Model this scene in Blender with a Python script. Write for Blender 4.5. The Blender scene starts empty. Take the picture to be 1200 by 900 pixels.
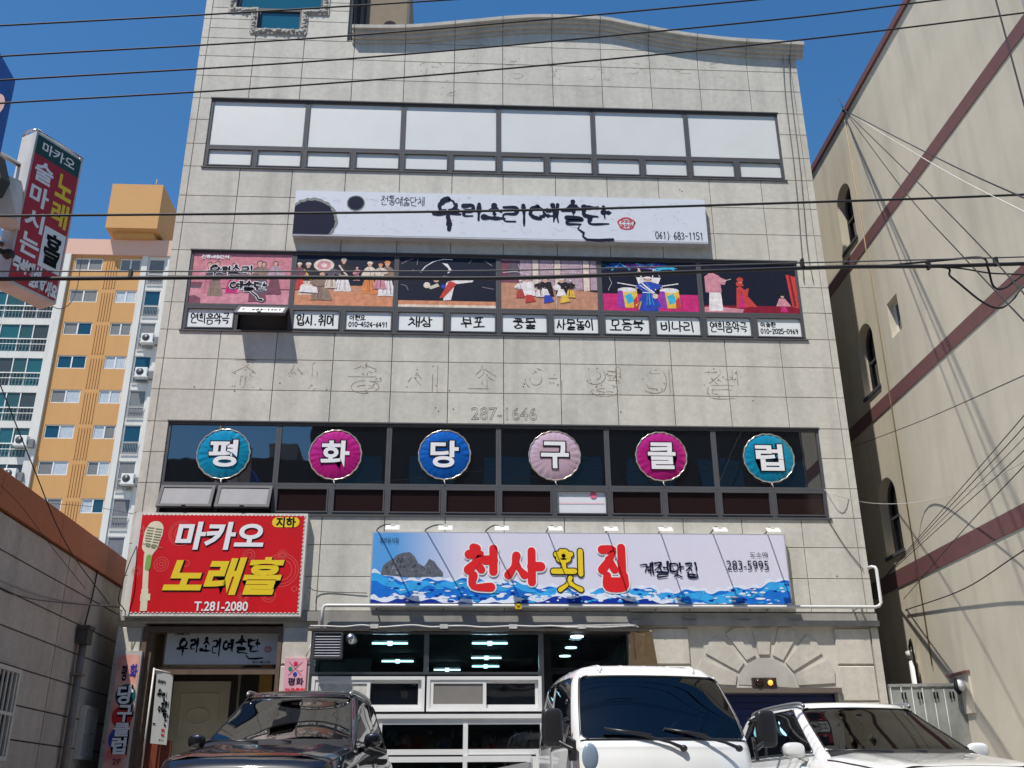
import bpy, math, random
import numpy as np
from mathutils import Vector, Matrix
rnd = random.Random(7)

# ---------------------------------------------------------------- camera, sky, sun, exposure
S = bpy.context.scene
CAM = np.array([0.0, -16.0, 0.95])
FPX = 1178.0                      # focal length in pixels of a 1200 px wide frame
YAW, PITCH, ROLL = (math.radians(a) for a in (3.015, 22.628, -0.365))
fw = np.array([math.sin(YAW) * math.cos(PITCH), math.cos(YAW) * math.cos(PITCH), math.sin(PITCH)])
rt = np.array([math.cos(YAW), -math.sin(YAW), 0.0])
up = np.cross(rt, fw)
rt, up = math.cos(ROLL) * rt + math.sin(ROLL) * up, -math.sin(ROLL) * rt + math.cos(ROLL) * up
cam_data = bpy.data.cameras.new('camera')
cam = bpy.data.objects.new('camera', cam_data)
S.collection.objects.link(cam)
cam_data.sensor_width = 36.0
cam_data.lens = FPX / 1200.0 * 36.0
cam_data.clip_start = 0.05
cam_data.clip_end = 3000.0
cam.matrix_world = Matrix(((rt[0], up[0], -fw[0], CAM[0]), (rt[1], up[1], -fw[1], CAM[1]),
                           (rt[2], up[2], -fw[2], CAM[2]), (0, 0, 0, 1)))
S.camera = cam

SUN_DIR = Vector((0.30, 0.41, -1.0)).normalized()          # the way the light travels
w = bpy.data.worlds.new('World')
S.world = w
w.use_nodes = True
nt = w.node_tree
sky = nt.nodes.new('ShaderNodeTexSky')
sky.sky_type = 'NISHITA'
sky.sun_disc = False
sky.sun_elevation = math.asin(-SUN_DIR.z)
sky.sun_rotation = math.atan2(-SUN_DIR.x, -SUN_DIR.y)
sky.air_density = 1.25
sky.dust_density = 0.15
sky.ozone_density = 3.2
bg = nt.nodes['Background']
bg.inputs['Strength'].default_value = 0.112
hs = nt.nodes.new('ShaderNodeHueSaturation')
hs.inputs['Saturation'].default_value = 1.28
nt.links.new(sky.outputs['Color'], hs.inputs['Color'])
nt.links.new(hs.outputs['Color'], bg.inputs['Color'])
sl = bpy.data.lights.new('sun', 'SUN')
sl.energy = 4.7
sl.angle = math.radians(0.5)
sl.color = (1.0, 0.945, 0.865)
so = bpy.data.objects.new('sun', sl)
so.location = (-10, -14, 40)
so.rotation_euler = SUN_DIR.to_track_quat('-Z', 'Y').to_euler()
S.collection.objects.link(so)
S.view_settings.view_transform = 'Standard'
S.view_settings.look = 'None'
S.view_settings.exposure = 0.24
S.view_settings.gamma = 1.0
S.view_settings.use_curve_mapping = False
S.cycles.max_bounces = 8
S.cycles.use_denoising = True

# ---------------------------------------------------------------- pixel -> world at a known real depth
def ray(px, py):
    return rt * ((px - 600) / FPX) - up * ((py - 450) / FPX) + fw
def Y(px, py, y=0.0):
    d = ray(px, py); return CAM + d * ((y - CAM[1]) / d[1])
def X(px, py, x):
    d = ray(px, py); return CAM + d * ((x - CAM[0]) / d[0])

# ---------------------------------------------------------------- materials
MATS = {}
def mat(name, col, rough=0.6, metal=0.0, var=0.10, scale=6.0, bump=0.0, spec=0.5, coat=0.0, ior=None, stain=0.0):
    """Principled surface whose own colour wanders a little (paint wear, dirt)."""
    if name in MATS: return MATS[name]
    m = bpy.data.materials.new(name); m.use_nodes = True
    t = m.node_tree; b = t.nodes['Principled BSDF']
    b.inputs['Roughness'].default_value = rough
    b.inputs['Metallic'].default_value = metal
    b.inputs['Specular IOR Level'].default_value = spec
    b.inputs['Coat Weight'].default_value = coat
    b.inputs['Coat Roughness'].default_value = 0.03
    if ior: b.inputs['IOR'].default_value = ior
    tc = t.nodes.new('ShaderNodeTexCoord')
    n = t.nodes.new('ShaderNodeTexNoise'); n.inputs['Scale'].default_value = scale
    n.inputs['Detail'].default_value = 6; n.inputs['Roughness'].default_value = 0.65
    t.links.new(tc.outputs['Object'], n.inputs['Vector'])
    r = t.nodes.new('ShaderNodeMapRange')
    r.inputs['From Min'].default_value = 0.25; r.inputs['From Max'].default_value = 0.75
    r.inputs['To Min'].default_value = 1 - var; r.inputs['To Max'].default_value = 1 + var
    t.links.new(n.outputs['Fac'], r.inputs['Value'])
    mx = t.nodes.new('ShaderNodeMix'); mx.data_type = 'RGBA'; mx.blend_type = 'MULTIPLY'
    mx.inputs['Factor'].default_value = 1.0
    mx.inputs['A'].default_value = (*col, 1)
    t.links.new(r.outputs['Result'], mx.inputs['B'])
    last = mx.outputs['Result']
    if stain > 0:        # rain streaks and blotches
        mp = t.nodes.new('ShaderNodeMapping'); mp.inputs['Scale'].default_value = (2.2, 2.2, 0.22)
        t.links.new(tc.outputs['Object'], mp.inputs['Vector'])
        n2 = t.nodes.new('ShaderNodeTexNoise'); n2.inputs['Scale'].default_value = 1.3
        n2.inputs['Detail'].default_value = 7
        t.links.new(mp.outputs['Vector'], n2.inputs['Vector'])
        r2 = t.nodes.new('ShaderNodeMapRange')
        r2.inputs['From Min'].default_value = 0.47; r2.inputs['From Max'].default_value = 0.74
        r2.inputs['To Min'].default_value = 1.0; r2.inputs['To Max'].default_value = 1 - stain
        t.links.new(n2.outputs['Fac'], r2.inputs['Value'])
        m2 = t.nodes.new('ShaderNodeMix'); m2.data_type = 'RGBA'; m2.blend_type = 'MULTIPLY'
        m2.inputs['Factor'].default_value = 1.0
        t.links.new(last, m2.inputs['A']); t.links.new(r2.outputs['Result'], m2.inputs['B'])
        last = m2.outputs['Result']
    t.links.new(last, b.inputs['Base Color'])
    if bump > 0:
        n3 = t.nodes.new('ShaderNodeTexNoise'); n3.inputs['Scale'].default_value = scale * 9
        n3.inputs['Detail'].default_value = 4
        t.links.new(tc.outputs['Object'], n3.inputs['Vector'])
        bp = t.nodes.new('ShaderNodeBump'); bp.inputs['Strength'].default_value = bump
        bp.inputs['Distance'].default_value = 0.01
        t.links.new(n3.outputs['Fac'], bp.inputs['Height'])
        t.links.new(bp.outputs['Normal'], b.inputs['Normal'])
    MATS[name] = m
    return m

def glass(name, col, rough=0.015, ior=1.6, wav=0.02, wscale=1.2):
    """Tinted glass that hides a dark room: dark body, clear mirror-like surface, faint waviness."""
    if name in MATS: return MATS[name]
    m = bpy.data.materials.new(name); m.use_nodes = True
    t = m.node_tree; b = t.nodes['Principled BSDF']
    b.inputs['Base Color'].default_value = (*col, 1); b.inputs['Roughness'].default_value = rough
    b.inputs['IOR'].default_value = ior
    tc = t.nodes.new('ShaderNodeTexCoord')
    n = t.nodes.new('ShaderNodeTexNoise'); n.inputs['Scale'].default_value = wscale
    t.links.new(tc.outputs['Object'], n.inputs['Vector'])
    bp = t.nodes.new('ShaderNodeBump'); bp.inputs['Strength'].default_value = wav
    bp.inputs['Distance'].default_value = 0.1
    t.links.new(n.outputs['Fac'], bp.inputs['Height']); t.links.new(bp.outputs['Normal'], b.inputs['Normal'])
    MATS[name] = m
    return m

def clear_glass(name, tint=(.55, .62, .62), ior=1.5):
    if name in MATS: return MATS[name]
    m = bpy.data.materials.new(name); m.use_nodes = True
    t = m.node_tree; t.nodes.remove(t.nodes['Principled BSDF'])
    tr = t.nodes.new('ShaderNodeBsdfTransparent'); tr.inputs['Color'].default_value = (*tint, 1)
    gl = t.nodes.new('ShaderNodeBsdfGlossy'); gl.inputs['Roughness'].default_value = 0.01
    fr = t.nodes.new('ShaderNodeFresnel'); fr.inputs['IOR'].default_value = ior
    mx = t.nodes.new('ShaderNodeMixShader')
    t.links.new(fr.outputs[0], mx.inputs[0]); t.links.new(tr.outputs[0], mx.inputs[1]); t.links.new(gl.outputs[0], mx.inputs[2])
    t.links.new(mx.outputs[0], t.nodes['Material Output'].inputs['Surface'])
    MATS[name] = m
    return m

def emit(name, col, s):
    if name in MATS: return MATS[name]
    m = bpy.data.materials.new(name); m.use_nodes = True
    b = m.node_tree.nodes['Principled BSDF']
    b.inputs['Base Color'].default_value = (*col, 1)
    b.inputs['Emission Color'].default_value = (*col, 1); b.inputs['Emission Strength'].default_value = s
    MATS[name] = m
    return m

def stone_mat(name, col, var=0.16):
    """Sawn granite slabs: fine speckle, each slab its own tone, faint rain streaks."""
    m = mat(name, col, rough=0.75, var=0.09, scale=2.0, bump=0.12, spec=0.3, stain=0.20)
    t = m.node_tree; b = t.nodes['Principled BSDF']
    src = b.inputs['Base Color'].links[0].from_socket
    g = t.nodes.new('ShaderNodeNewGeometry')
    r = t.nodes.new('ShaderNodeMapRange'); r.inputs['To Min'].default_value = 1 - var * .5; r.inputs['To Max'].default_value = 1 + var * .5
    t.links.new(g.outputs['Random Per Island'], r.inputs['Value'])
    tc = t.nodes.new('ShaderNodeTexCoord')
    n = t.nodes.new('ShaderNodeTexNoise'); n.inputs['Scale'].default_value = 75; n.inputs['Detail'].default_value = 3
    t.links.new(tc.outputs['Object'], n.inputs['Vector'])
    r2 = t.nodes.new('ShaderNodeMapRange'); r2.inputs['From Min'].default_value = .35; r2.inputs['From Max'].default_value = .65
    r2.inputs['To Min'].default_value = .90; r2.inputs['To Max'].default_value = 1.09
    t.links.new(n.outputs['Fac'], r2.inputs['Value'])
    n4 = t.nodes.new('ShaderNodeTexNoise'); n4.inputs['Scale'].default_value = 9; n4.inputs['Detail'].default_value = 8; n4.inputs['Roughness'].default_value = .7
    t.links.new(tc.outputs['Object'], n4.inputs['Vector'])
    r4 = t.nodes.new('ShaderNodeMapRange'); r4.inputs['From Min'].default_value = .3; r4.inputs['From Max'].default_value = .7
    r4.inputs['To Min'].default_value = .88; r4.inputs['To Max'].default_value = 1.1
    t.links.new(n4.outputs['Fac'], r4.inputs['Value'])
    mv = t.nodes.new('ShaderNodeMath'); mv.operation = 'MULTIPLY'
    t.links.new(r.outputs['Result'], mv.inputs[0]); t.links.new(r4.outputs['Result'], mv.inputs[1])
    mu = t.nodes.new('ShaderNodeMath'); mu.operation = 'MULTIPLY'
    t.links.new(mv.outputs[0], mu.inputs[0]); t.links.new(r2.outputs['Result'], mu.inputs[1])
    mx = t.nodes.new('ShaderNodeMix'); mx.data_type = 'RGBA'; mx.blend_type = 'MULTIPLY'; mx.inputs['Factor'].default_value = 1
    t.links.new(src, mx.inputs['A']); t.links.new(mu.outputs[0], mx.inputs['B'])
    t.links.new(mx.outputs['Result'], b.inputs['Base Color'])
    return m

# ---------------------------------------------------------------- mesh building
COL = S.collection
def world_of(o):
    v = Vector((0, 0, 0))
    while o is not None:
        v = v + o.location; o = o.parent
    return v

class MB:
    """Collects faces (world coordinates, or local ones with local=True) and links them as ONE mesh."""
    def __init__(s): s.v = []; s.f = []; s.mi = []; s.cur = 0; s.sm = []
    def add(s, vs, fs, smooth=False):
        o = len(s.v); s.v += [tuple(map(float, p)) for p in vs]
        for f in fs: s.f.append([i + o for i in f]); s.mi.append(s.cur); s.sm.append(smooth)
        return s
    def mat(s, i): s.cur = i; return s
    def box(s, x0, y0, z0, x1, y1, z1):
        if x0 > x1: x0, x1 = x1, x0
        if y0 > y1: y0, y1 = y1, y0
        if z0 > z1: z0, z1 = z1, z0
        return s.add([(x0,y0,z0),(x1,y0,z0),(x1,y1,z0),(x0,y1,z0),(x0,y0,z1),(x1,y0,z1),(x1,y1,z1),(x0,y1,z1)],
                     [(0,3,2,1),(4,5,6,7),(0,1,5,4),(1,2,6,5),(2,3,7,6),(3,0,4,7)])
    def bbox(s, x0, y0, z0, x1, y1, z1, b=0.006):
        """box whose four front (-y) edges are bevelled"""
        return s.add([(x0,y1,z0),(x1,y1,z0),(x1,y1,z1),(x0,y1,z1),(x0,y0+b,z0),(x1,y0+b,z0),(x1,y0+b,z1),(x0,y0+b,z1),
                      (x0+b,y0,z0+b),(x1-b,y0,z0+b),(x1-b,y0,z1-b),(x0+b,y0,z1-b)],
                     [(3,2,1,0),(8,9,10,11),(4,5,9,8),(5,6,10,9),(6,7,11,10),(7,4,8,11),(0,1,5,4),(1,2,6,5),(2,3,7,6),(3,0,4,7)])
    def ring(s, x0, z0, x1, z1, t, y0, y1):
        """rectangular frame in the xz plane"""
        s.box(x0, y0, z0, x1, y1, z0 + t); s.box(x0, y0, z1 - t, x1, y1, z1)
        s.box(x0, y0, z0 + t, x0 + t, y1, z1 - t); s.box(x1 - t, y0, z0 + t, x1, y1, z1 - t)
        return s
    def poly(s, pts):           # flat polygon
        return s.add(pts, [tuple(range(len(pts)))])
    def prism(s, pts, d):       # polygon pts extruded by vector d
        n = len(pts); q = [tuple(np.array(p, float) + np.array(d, float)) for p in pts]
        return s.add(list(pts) + q, [tuple(range(n)), tuple(range(2*n-1, n-1, -1))] + [(i, i+n, (i+1) % n + n, (i+1) % n) for i in range(n)])
    def tube(s, path, r, n=8, cap=True):
        P = [np.array(p, float) for p in path]; rs = r if hasattr(r, '__len__') else [r] * len(P)
        vs = []; up0 = None
        for i, p in enumerate(P):
            t = (P[min(i+1, len(P)-1)] - P[max(i-1, 0)]); t /= (np.linalg.norm(t) + 1e-12)
            if up0 is None:
                a = np.array([0, 0, 1.]) if abs(t[2]) < .9 else np.array([1., 0, 0])
                up0 = np.cross(t, a)
            u = up0 - t * (up0 @ t); u /= (np.linalg.norm(u) + 1e-12); up0 = u
            v = np.cross(t, u)
            vs += [p + rs[i] * (math.cos(2*math.pi*k/n) * u + math.sin(2*math.pi*k/n) * v) for k in range(n)]
        fs = [(i*n+k, i*n+(k+1) % n, (i+1)*n+(k+1) % n, (i+1)*n+k) for i in range(len(P)-1) for k in range(n)]
        if cap: fs += [tuple(range(n-1, -1, -1)), tuple(range((len(P)-1)*n, len(P)*n))]
        return s.add(vs, fs, True)
    def ell(s, c, r, nu=16, nv=10):
        vs = [(c[0]+r[0]*math.sin(math.pi*j/nv)*math.cos(2*math.pi*i/nu), c[1]+r[1]*math.sin(math.pi*j/nv)*math.sin(2*math.pi*i/nu), c[2]+r[2]*math.cos(math.pi*j/nv)) for j in range(nv+1) for i in range(nu)]
        fs = [(j*nu+i, (j+1)*nu+i, (j+1)*nu+(i+1) % nu, j*nu+(i+1) % nu) for j in range(nv) for i in range(nu)]
        return s.add(vs, fs, True)
    def sell(s, c, r, p=.6, nu=20, nv=12):
        f = lambda t: math.copysign(abs(t)**p, t)
        vs = [(c[0]+r[0]*f(math.sin(math.pi*j/nv))*f(math.cos(2*math.pi*i/nu)), c[1]+r[1]*f(math.sin(math.pi*j/nv))*f(math.sin(2*math.pi*i/nu)), c[2]+r[2]*f(math.cos(math.pi*j/nv))) for j in range(nv+1) for i in range(nu)]
        return s.add(vs, [(j*nu+i, (j+1)*nu+i, (j+1)*nu+(i+1) % nu, j*nu+(i+1) % nu) for j in range(nv) for i in range(nu)], True)
    def disc(s, c, rx, rz, y=None, n=28, a0=0, a1=2*math.pi):   # flat ellipse facing -y
        return s.poly([(c[0]+rx*math.cos(a0+(a1-a0)*k/n), c[1], c[2]+rz*math.sin(a0+(a1-a0)*k/n)) for k in range(n)])
    def grid(s, G, smooth=True, flip=False, sel=None):
        nu, nv = G.shape[:2]
        fs = []
        for i in range(nu-1):
            for j in range(nv-1):
                if sel is not None and not sel(i, j): continue
                f = (i*nv+j, i*nv+j+1, (i+1)*nv+j+1, (i+1)*nv+j)
                fs.append(f[::-1] if flip else f)
        used = sorted({k for f in fs for k in f}); mp = {k: i for i, k in enumerate(used)}
        V = G.reshape(-1, 3)
        return s.add([V[k] for k in used], [tuple(mp[k] for k in f) for f in fs], smooth)
    def build(s, name, mats, parent=None, local=False):
        me = bpy.data.meshes.new(name)
        off = Vector((0, 0, 0)) if (local or parent is None) else world_of(parent)
        me.from_pydata([(p[0]-off.x, p[1]-off.y, p[2]-off.z) for p in s.v], [], s.f)
        if not isinstance(mats, (list, tuple)): mats = [mats]
        for m in mats: me.materials.append(m)
        me.polygons.foreach_set('material_index', s.mi)
        me.polygons.foreach_set('use_smooth', s.sm)
        me.update()
        o = bpy.data.objects.new(name, me); COL.objects.link(o)
        if parent is not None: o.parent = parent
        return o

def tag(o, label=None, cat=None, group=None, kind=None):
    if label: o['label'] = label
    if cat: o['category'] = cat
    if group: o['group'] = group
    if kind: o['kind'] = kind
    return o
def empty(name, loc, label=None, cat=None, group=None, rz=0.0, parent=None):
    o = bpy.data.objects.new(name, None); COL.objects.link(o)
    o.location = loc; o.rotation_euler = (0, 0, rz); o.empty_display_size = .2
    if parent: o.parent = parent
    return tag(o, label, cat, group)

def subtract(rect, holes):
    """axis aligned rect (x0,z0,x1,z1) minus holes -> rects"""
    out = [rect]
    for h in holes:
        nx = []
        for r in out:
            if h[0] >= r[2] or h[2] <= r[0] or h[1] >= r[3] or h[3] <= r[1]: nx.append(r); continue
            if r[1] < h[1]: nx.append((r[0], r[1], r[2], h[1]))
            if r[3] > h[3]: nx.append((r[0], h[3], r[2], r[3]))
            za, zb = max(r[1], h[1]), min(r[3], h[3])
            if r[0] < h[0]: nx.append((r[0], za, h[0], zb))
            if r[2] > h[2]: nx.append((h[2], za, r[2], zb))
        out = nx
    return [r for r in out if r[2]-r[0] > .02 and r[3]-r[1] > .02]

def catmull(P, n):
    """resample rows of control points (k,...) with n steps per span"""
    P = np.array(P, float); k = len(P); out = []
    for i in range(k-1):
        p0 = P[i-1] if i else 2*P[0]-P[1]; p1 = P[i]; p2 = P[i+1]; p3 = P[i+2] if i+2 < k else 2*P[-1]-P[-2]
        for s in range(n):
            t = s / n
            out.append(.5*((2*p1)+(-p0+p2)*t+(2*p0-5*p1+4*p2-p3)*t*t+(-p0+3*p1-3*p2+p3)*t**3))
    out.append(P[-1]); return np.array(out)

# ---------------------------------------------------------------- lettering
def type_mesh(body, bold=0.0, shear=0.0, space=1.0, outline=False, bevel=0.0, res=4):
    cu = bpy.data.curves.new('lettering', 'FONT'); cu.body = body; cu.size = 1; cu.offset = bold; cu.shear = shear
    cu.space_character = space; cu.resolution_u = res
    cu.align_x = 'LEFT'
    if outline: cu.fill_mode = 'NONE'; cu.bevel_depth = bevel; cu.bevel_resolution = 0
    o = bpy.data.objects.new('lettering', cu); COL.objects.link(o)
    bpy.context.view_layer.update()
    dg = bpy.context.evaluated_depsgraph_get()
    me = o.evaluated_get(dg).to_mesh()
    V = np.zeros(len(me.vertices)*3); me.vertices.foreach_get('co', V); V = V.reshape(-1, 3)
    F = [tuple(p.vertices) for p in me.polygons]
    o.evaluated_get(dg).to_mesh_clear()
    bpy.data.objects.remove(o); bpy.data.curves.remove(cu)
    return V, F
def type_into(mb, body, x0, z0, x1, z1, y, bold=0.0, shear=0.0, space=1.0, fit=True, **k):
    """printed lettering set into the rect x0..x1, z0..z1 of the plane y (readable from -y)"""
    V, F = type_mesh(body, bold, shear, space, **k)
    a, b = V.min(0), V.max(0)
    sx = (x1-x0)/(b[0]-a[0]); sz = (z1-z0)/(b[1]-a[1])
    if not fit: sx = sz = min(sx, sz)
    mb.add([(x0+(p[0]-a[0])*sx, y-p[2]*sx, z0+(p[1]-a[1])*sz) for p in V], F)
    return mb

LAY = [0.0]
def ribbon(mb, pts, w, y, taper=False, cap=True, plane=None):
    """one pen stroke: (x,z) points, width w (number or per point), round ends; facing -y"""
    P = np.array(pts, float); n = len(P)
    W = np.array(w if hasattr(w, '__len__') else [w]*n, float)/2
    T = np.zeros_like(P); T[1:-1] = P[2:]-P[:-2]; T[0] = P[1]-P[0]; T[-1] = P[-1]-P[-2]
    T /= (np.linalg.norm(T, axis=1)[:, None]+1e-9); N = np.stack([-T[:, 1], T[:, 0]], 1)
    LAY[0] = (LAY[0]+1) % 9
    yy = y - LAY[0]*2.5e-4
    L = P+N*W[:, None]; R_ = P-N*W[:, None]
    loop = list(L) 
    if cap:
        a = math.atan2(N[-1][1], N[-1][0])
        loop += [P[-1]+W[-1]*np.array([math.cos(a-math.pi*k/6), math.sin(a-math.pi*k/6)]) for k in range(1, 6)]
    base = [(p[0], yy, p[1]) for p in L]+[(p[0], yy, p[1]) for p in R_]
    mb.add(base, [(i, n+i, n+i+1, i+1) for i in range(n-1)])
    if cap:
        for q, nn, wd in ((P[-1], N[-1], W[-1]), (P[0], -N[0], W[0])):
            a = math.atan2(nn[1], nn[0])
            mb.add([(q[0]+wd*math.cos(a-math.pi*k/8), yy, q[1]+wd*math.sin(a-math.pi*k/8)) for k in range(9)], [tuple(range(9))])
    return mb

def arc(cx, cy, rx, ry, a0=90, a1=450, n=20):
    return [(cx+rx*math.cos(math.radians(a0+(a1-a0)*k/n)), cy+ry*math.sin(math.radians(a0+(a1-a0)*k/n))) for k in range(n+1)]
CONS = {0: [[(0,1),(1,1),(.9,.45),(.75,0)]], 2: [[(0,1),(0,.05),(1,0)]], 3: [[(.0,1),(1,1)],[(0,1),(0,.03),(1,0)]],
        5: [[(0,1),(.95,1),(.95,.55),(.05,.5),(.05,0),(1,.02)]], 6: [[(0,1),(0,0),(1,0),(1,1),(0,1)]],
        7: [[(0,1),(0,0),(1,0),(1,1)],[(0,.5),(1,.5)]], 9: [[(.5,1),(.35,.45),(0,0)],[(.45,.6),(.7,.3),(1,0)]],
        11: [arc(.5,.5,.5,.5)], 12: [[(.05,1),(.95,1),(.6,.5),(0,0)],[(.55,.5),(1,0)]],
        14: [[(.38,1.15),(.62,1.1)],[(.05,.8),(.95,.8),(.6,.4),(0,0)],[(.55,.4),(1,0)]],
        15: [[(0,1),(1,1),(.85,.4),(.6,0)],[(.05,.55),(.9,.58)]], 16: [[(0,1),(1,1)],[(0,1),(0,0),(1,0)],[(0,.5),(.9,.5)]],
        17: [[(0,.98),(1,.98)],[(.3,.95),(.3,.05)],[(.7,.95),(.7,.05)],[(0,.03),(1,.03)]],
        18: [[(.35,1.2),(.65,1.16)],[(.05,.85),(.95,.85)],arc(.5,.32,.36,.34)], 1: [[(0,1),(.4,1),(.35,0)],[(.55,1),(1,1),(.9,0)]]}
CONS[4] = [[(0,1),(.4,1)],[(0,1),(0,0),(.4,0)],[(.55,1),(1,1)],[(.55,1),(.55,0),(1,0)]]; CONS[10] = CONS[9]; CONS[8] = CONS[7]; CONS[13] = CONS[12]
TAIL = {1: 0, 4: 2, 7: 3, 8: 5, 16: 6, 17: 7, 19: 9, 21: 11, 22: 12, 23: 14, 26: 17}
VV = {0: [[(.3,1),(.3,0)],[(.3,.5),(1,.5)]], 1: [[(.2,1),(.2,0)],[(.2,.5),(.8,.5)],[(.85,1),(.85,0)]],
      2: [[(.3,1),(.3,0)],[(.3,.65),(1,.65)],[(.3,.35),(1,.35)]], 4: [[(.9,1),(.9,0)],[(.1,.5),(.9,.5)]],
      5: [[(.5,1),(.5,0)],[(0,.5),(.5,.5)],[(1,1),(1,0)]], 6: [[(.9,1),(.9,0)],[(.1,.65),(.9,.65)],[(.1,.35),(.9,.35)]],
      7: [[(.5,1),(.5,0)],[(0,.65),(.5,.65)],[(0,.35),(.5,.35)],[(1,1),(1,0)]], 20: [[(.5,1),(.5,0)]]}
VH = {8: [[(.5,1),(.5,.15)],[(0,.1),(1,.1)]], 12: [[(.33,1),(.33,.15)],[(.67,1),(.67,.15)],[(0,.1),(1,.1)]],
      13: [[(0,.85),(1,.85)],[(.5,.85),(.5,0)]], 17: [[(0,.85),(1,.85)],[(.33,.85),(.33,0)],[(.67,.85),(.67,0)]], 18: [[(0,.5),(1,.5)]]}
VM = {9: (8, 0), 10: (8, 1), 11: (8, 20), 14: (13, 4), 15: (13, 5), 16: (13, 20), 19: (18, 20)}
DIG = {'0': [arc(.5,.5,.4,.5)], '1': [[(.3,.8),(.55,1),(.55,0)]], '2': [[(.1,.75),(.3,1),(.75,.95),(.8,.65),(.1,0),(.9,0)]],
       '3': [[(.1,.9),(.5,1),(.85,.75),(.4,.52),(.9,.3),(.5,0),(.1,.1)]], '4': [[(.6,1),(.1,.35),(.95,.35)],[(.65,.7),(.65,0)]],
       '5': [[(.85,1),(.2,1),(.15,.55),(.6,.6),(.9,.3),(.5,0),(.1,.1)]], '6': [[(.7,1),(.25,.6),(.15,.3),(.5,0),(.85,.3),(.5,.5),(.2,.35)]],
       '7': [[(.1,1),(.9,1),(.4,0)]], '8': [arc(.5,.75,.3,.25),arc(.5,.25,.38,.25)], '9': [[(.85,.7),(.5,.5),(.15,.75),(.5,1),(.85,.8),(.8,.4),(.6,0)]],
       '-': [[(.15,.5),(.85,.5)]], '.': [[(.4,.03),(.5,.0)]], ')': [[(.3,1.1),(.6,.5),(.3,-.1)]], 'T': [[(.1,1),(.9,1)],[(.5,1),(.5,0)]], ' ': [], '/': [[(.2,0),(.8,1)]]}
def strokes(ch):
    if ch in DIG: return DIG[ch]
    c = ord(ch)-0xAC00; L, V, T = c//588, (c % 588)//28, c % 28
    out = []
    def put(st, x0, y0, x1, y1):
        for s_ in st: out.append([(x0+p[0]*(x1-x0), y0+p[1]*(y1-y0)) for p in s_])
    lo = .40 if T else 0.0
    if V in VV:
        put(CONS[L], .02, lo+.08*(1-lo) if T else .22, .5, .95 if T else .85); put(VV[V], .60, lo, .98, 1)
    elif V in VH:
        mid = lo+(1-lo)*.5
        put(CONS[L], .2, mid+.03, .8, 1); put(VH[V], .02, lo+.02, .98, mid-.02)
    else:
        h, v = VM[V]; mid = lo+(1-lo)*.5
        put(CONS[L], .08, mid+.03, .58, .95); put(VH[h], 0, lo+.05, .66, mid-.02); put(VV[v], .72, lo, 1, 1)
    if T: put(CONS[TAIL[T]], .2, 0, .85, .30)
    return out
def pen(mb, text, x0, z0, x1, z1, y, wd, wob=0.0, taper=1.0, seed=1, smooth=3, slant=0.0, adv=None, grow=0.0):
    """hand lettering: each character drawn with pen strokes of width wd (metres)"""
    r = random.Random(seed); n = len(text)
    adv = adv or [(.62 if (c in DIG and c not in ' ') else .5 if c == ' ' else 1.08) for c in text]
    tot = sum(adv); x = x0; hgt = z1-z0
    for ch, a in zip(text, adv):
        cw = (x1-x0)*a/tot; dy = r.uniform(-1, 1)*wob*hgt*.6
        for st in strokes(ch):
            P = np.array([(x+cw*.05+p[0]*cw*.9+slant*p[1]*hgt+r.uniform(-1, 1)*wob*cw, z0+dy+p[1]*hgt+r.uniform(-1, 1)*wob*hgt) for p in st])
            if len(P) == 2 and wob > 0:
                m = (P[0]+P[1])/2+np.array([r.uniform(-1, 1)*wob*cw*.5, r.uniform(-1, 1)*wob*hgt*.5]); P = np.array([P[0], m, P[1]])
            if smooth and len(P) > 2 and len(P) < 12 and wob > 0: P = catmull(P, smooth)
            k = len(P)
            W = wd*np.linspace(1.15 if taper < 1 else 1, taper, k)*(1+(r.uniform(-.25, .25) if taper < 1 else 0))+grow
            ribbon(mb, P, W, y)
        x += cw
    return mb
# ================================================================ the setting
asphalt = mat('asphalt', (.06, .06, .062), .9, var=.25, scale=3, bump=.3)
concrete = mat('concrete', (.33, .32, .30), .85, var=.15, scale=2, bump=.2, stain=.2)
LOT = 0.28
prof = [(-2500, -.57), (-60, -.57), (-30, -.57), (-29.9, -.45), (-26.1, -.45), (-26, -.57), (-13.4, -.57), (-13.38, -.45), (-11.9, -.42), (-9.5, LOT), (70, LOT), (2500, LOT)]
m = MB(); m.grid(np.array([[(x, y, z) for y, z in prof] for x in (-2500, -60, 0, 60, 2500)]), smooth=False)
tag(m.build('ground', concrete), kind='structure')
m = MB(); m.add([(-400, -25.9, -.566), (400, -25.9, -.566), (400, -13.45, -.566), (-400, -13.45, -.566)], [(0, 1, 2, 3)])
tag(m.build('road', asphalt), kind='structure')
m = MB()
for i in range(-12, 12): m.add([(i*5, -19.75, -.562), (i*5+3, -19.75, -.562), (i*5+3, -19.62, -.562), (i*5, -19.62, -.562)], [(0, 1, 2, 3)])
tag(m.build('road_marking', mat('road_paint', (.75, .62, .2), .7)), kind='structure')

# ---------------------------------------------------------------- the main building
stone = stone_mat('granite', (.56, .54, .48), .10)
grout = mat('grout', (.16, .155, .145), .9)
alu = mat('grey_aluminium', (.085, .087, .095), .6, .0, var=.12, scale=4, spec=.22)
near_black = mat('dark_rubber', (.02, .02, .022), .6)  # plain near-black material for trims, bolt holes, conduits and small fittings
white_film = mat('white_film', (.67, .685, .665), .4, var=.05, scale=1.1, coat=.15)
dkglass = glass('tinted_glass', (.004, .006, .009), ior=2.5)
redglass = glass('reddish_glass', (.022, .012, .012), ior=1.5, rough=.08)
tealglass = glass('teal_glass', (.01, .055, .06), ior=1.6)
greyglass = mat('frosted_glass', (.15, .15, .165), .55, var=.2, scale=3, spec=.35)

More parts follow.
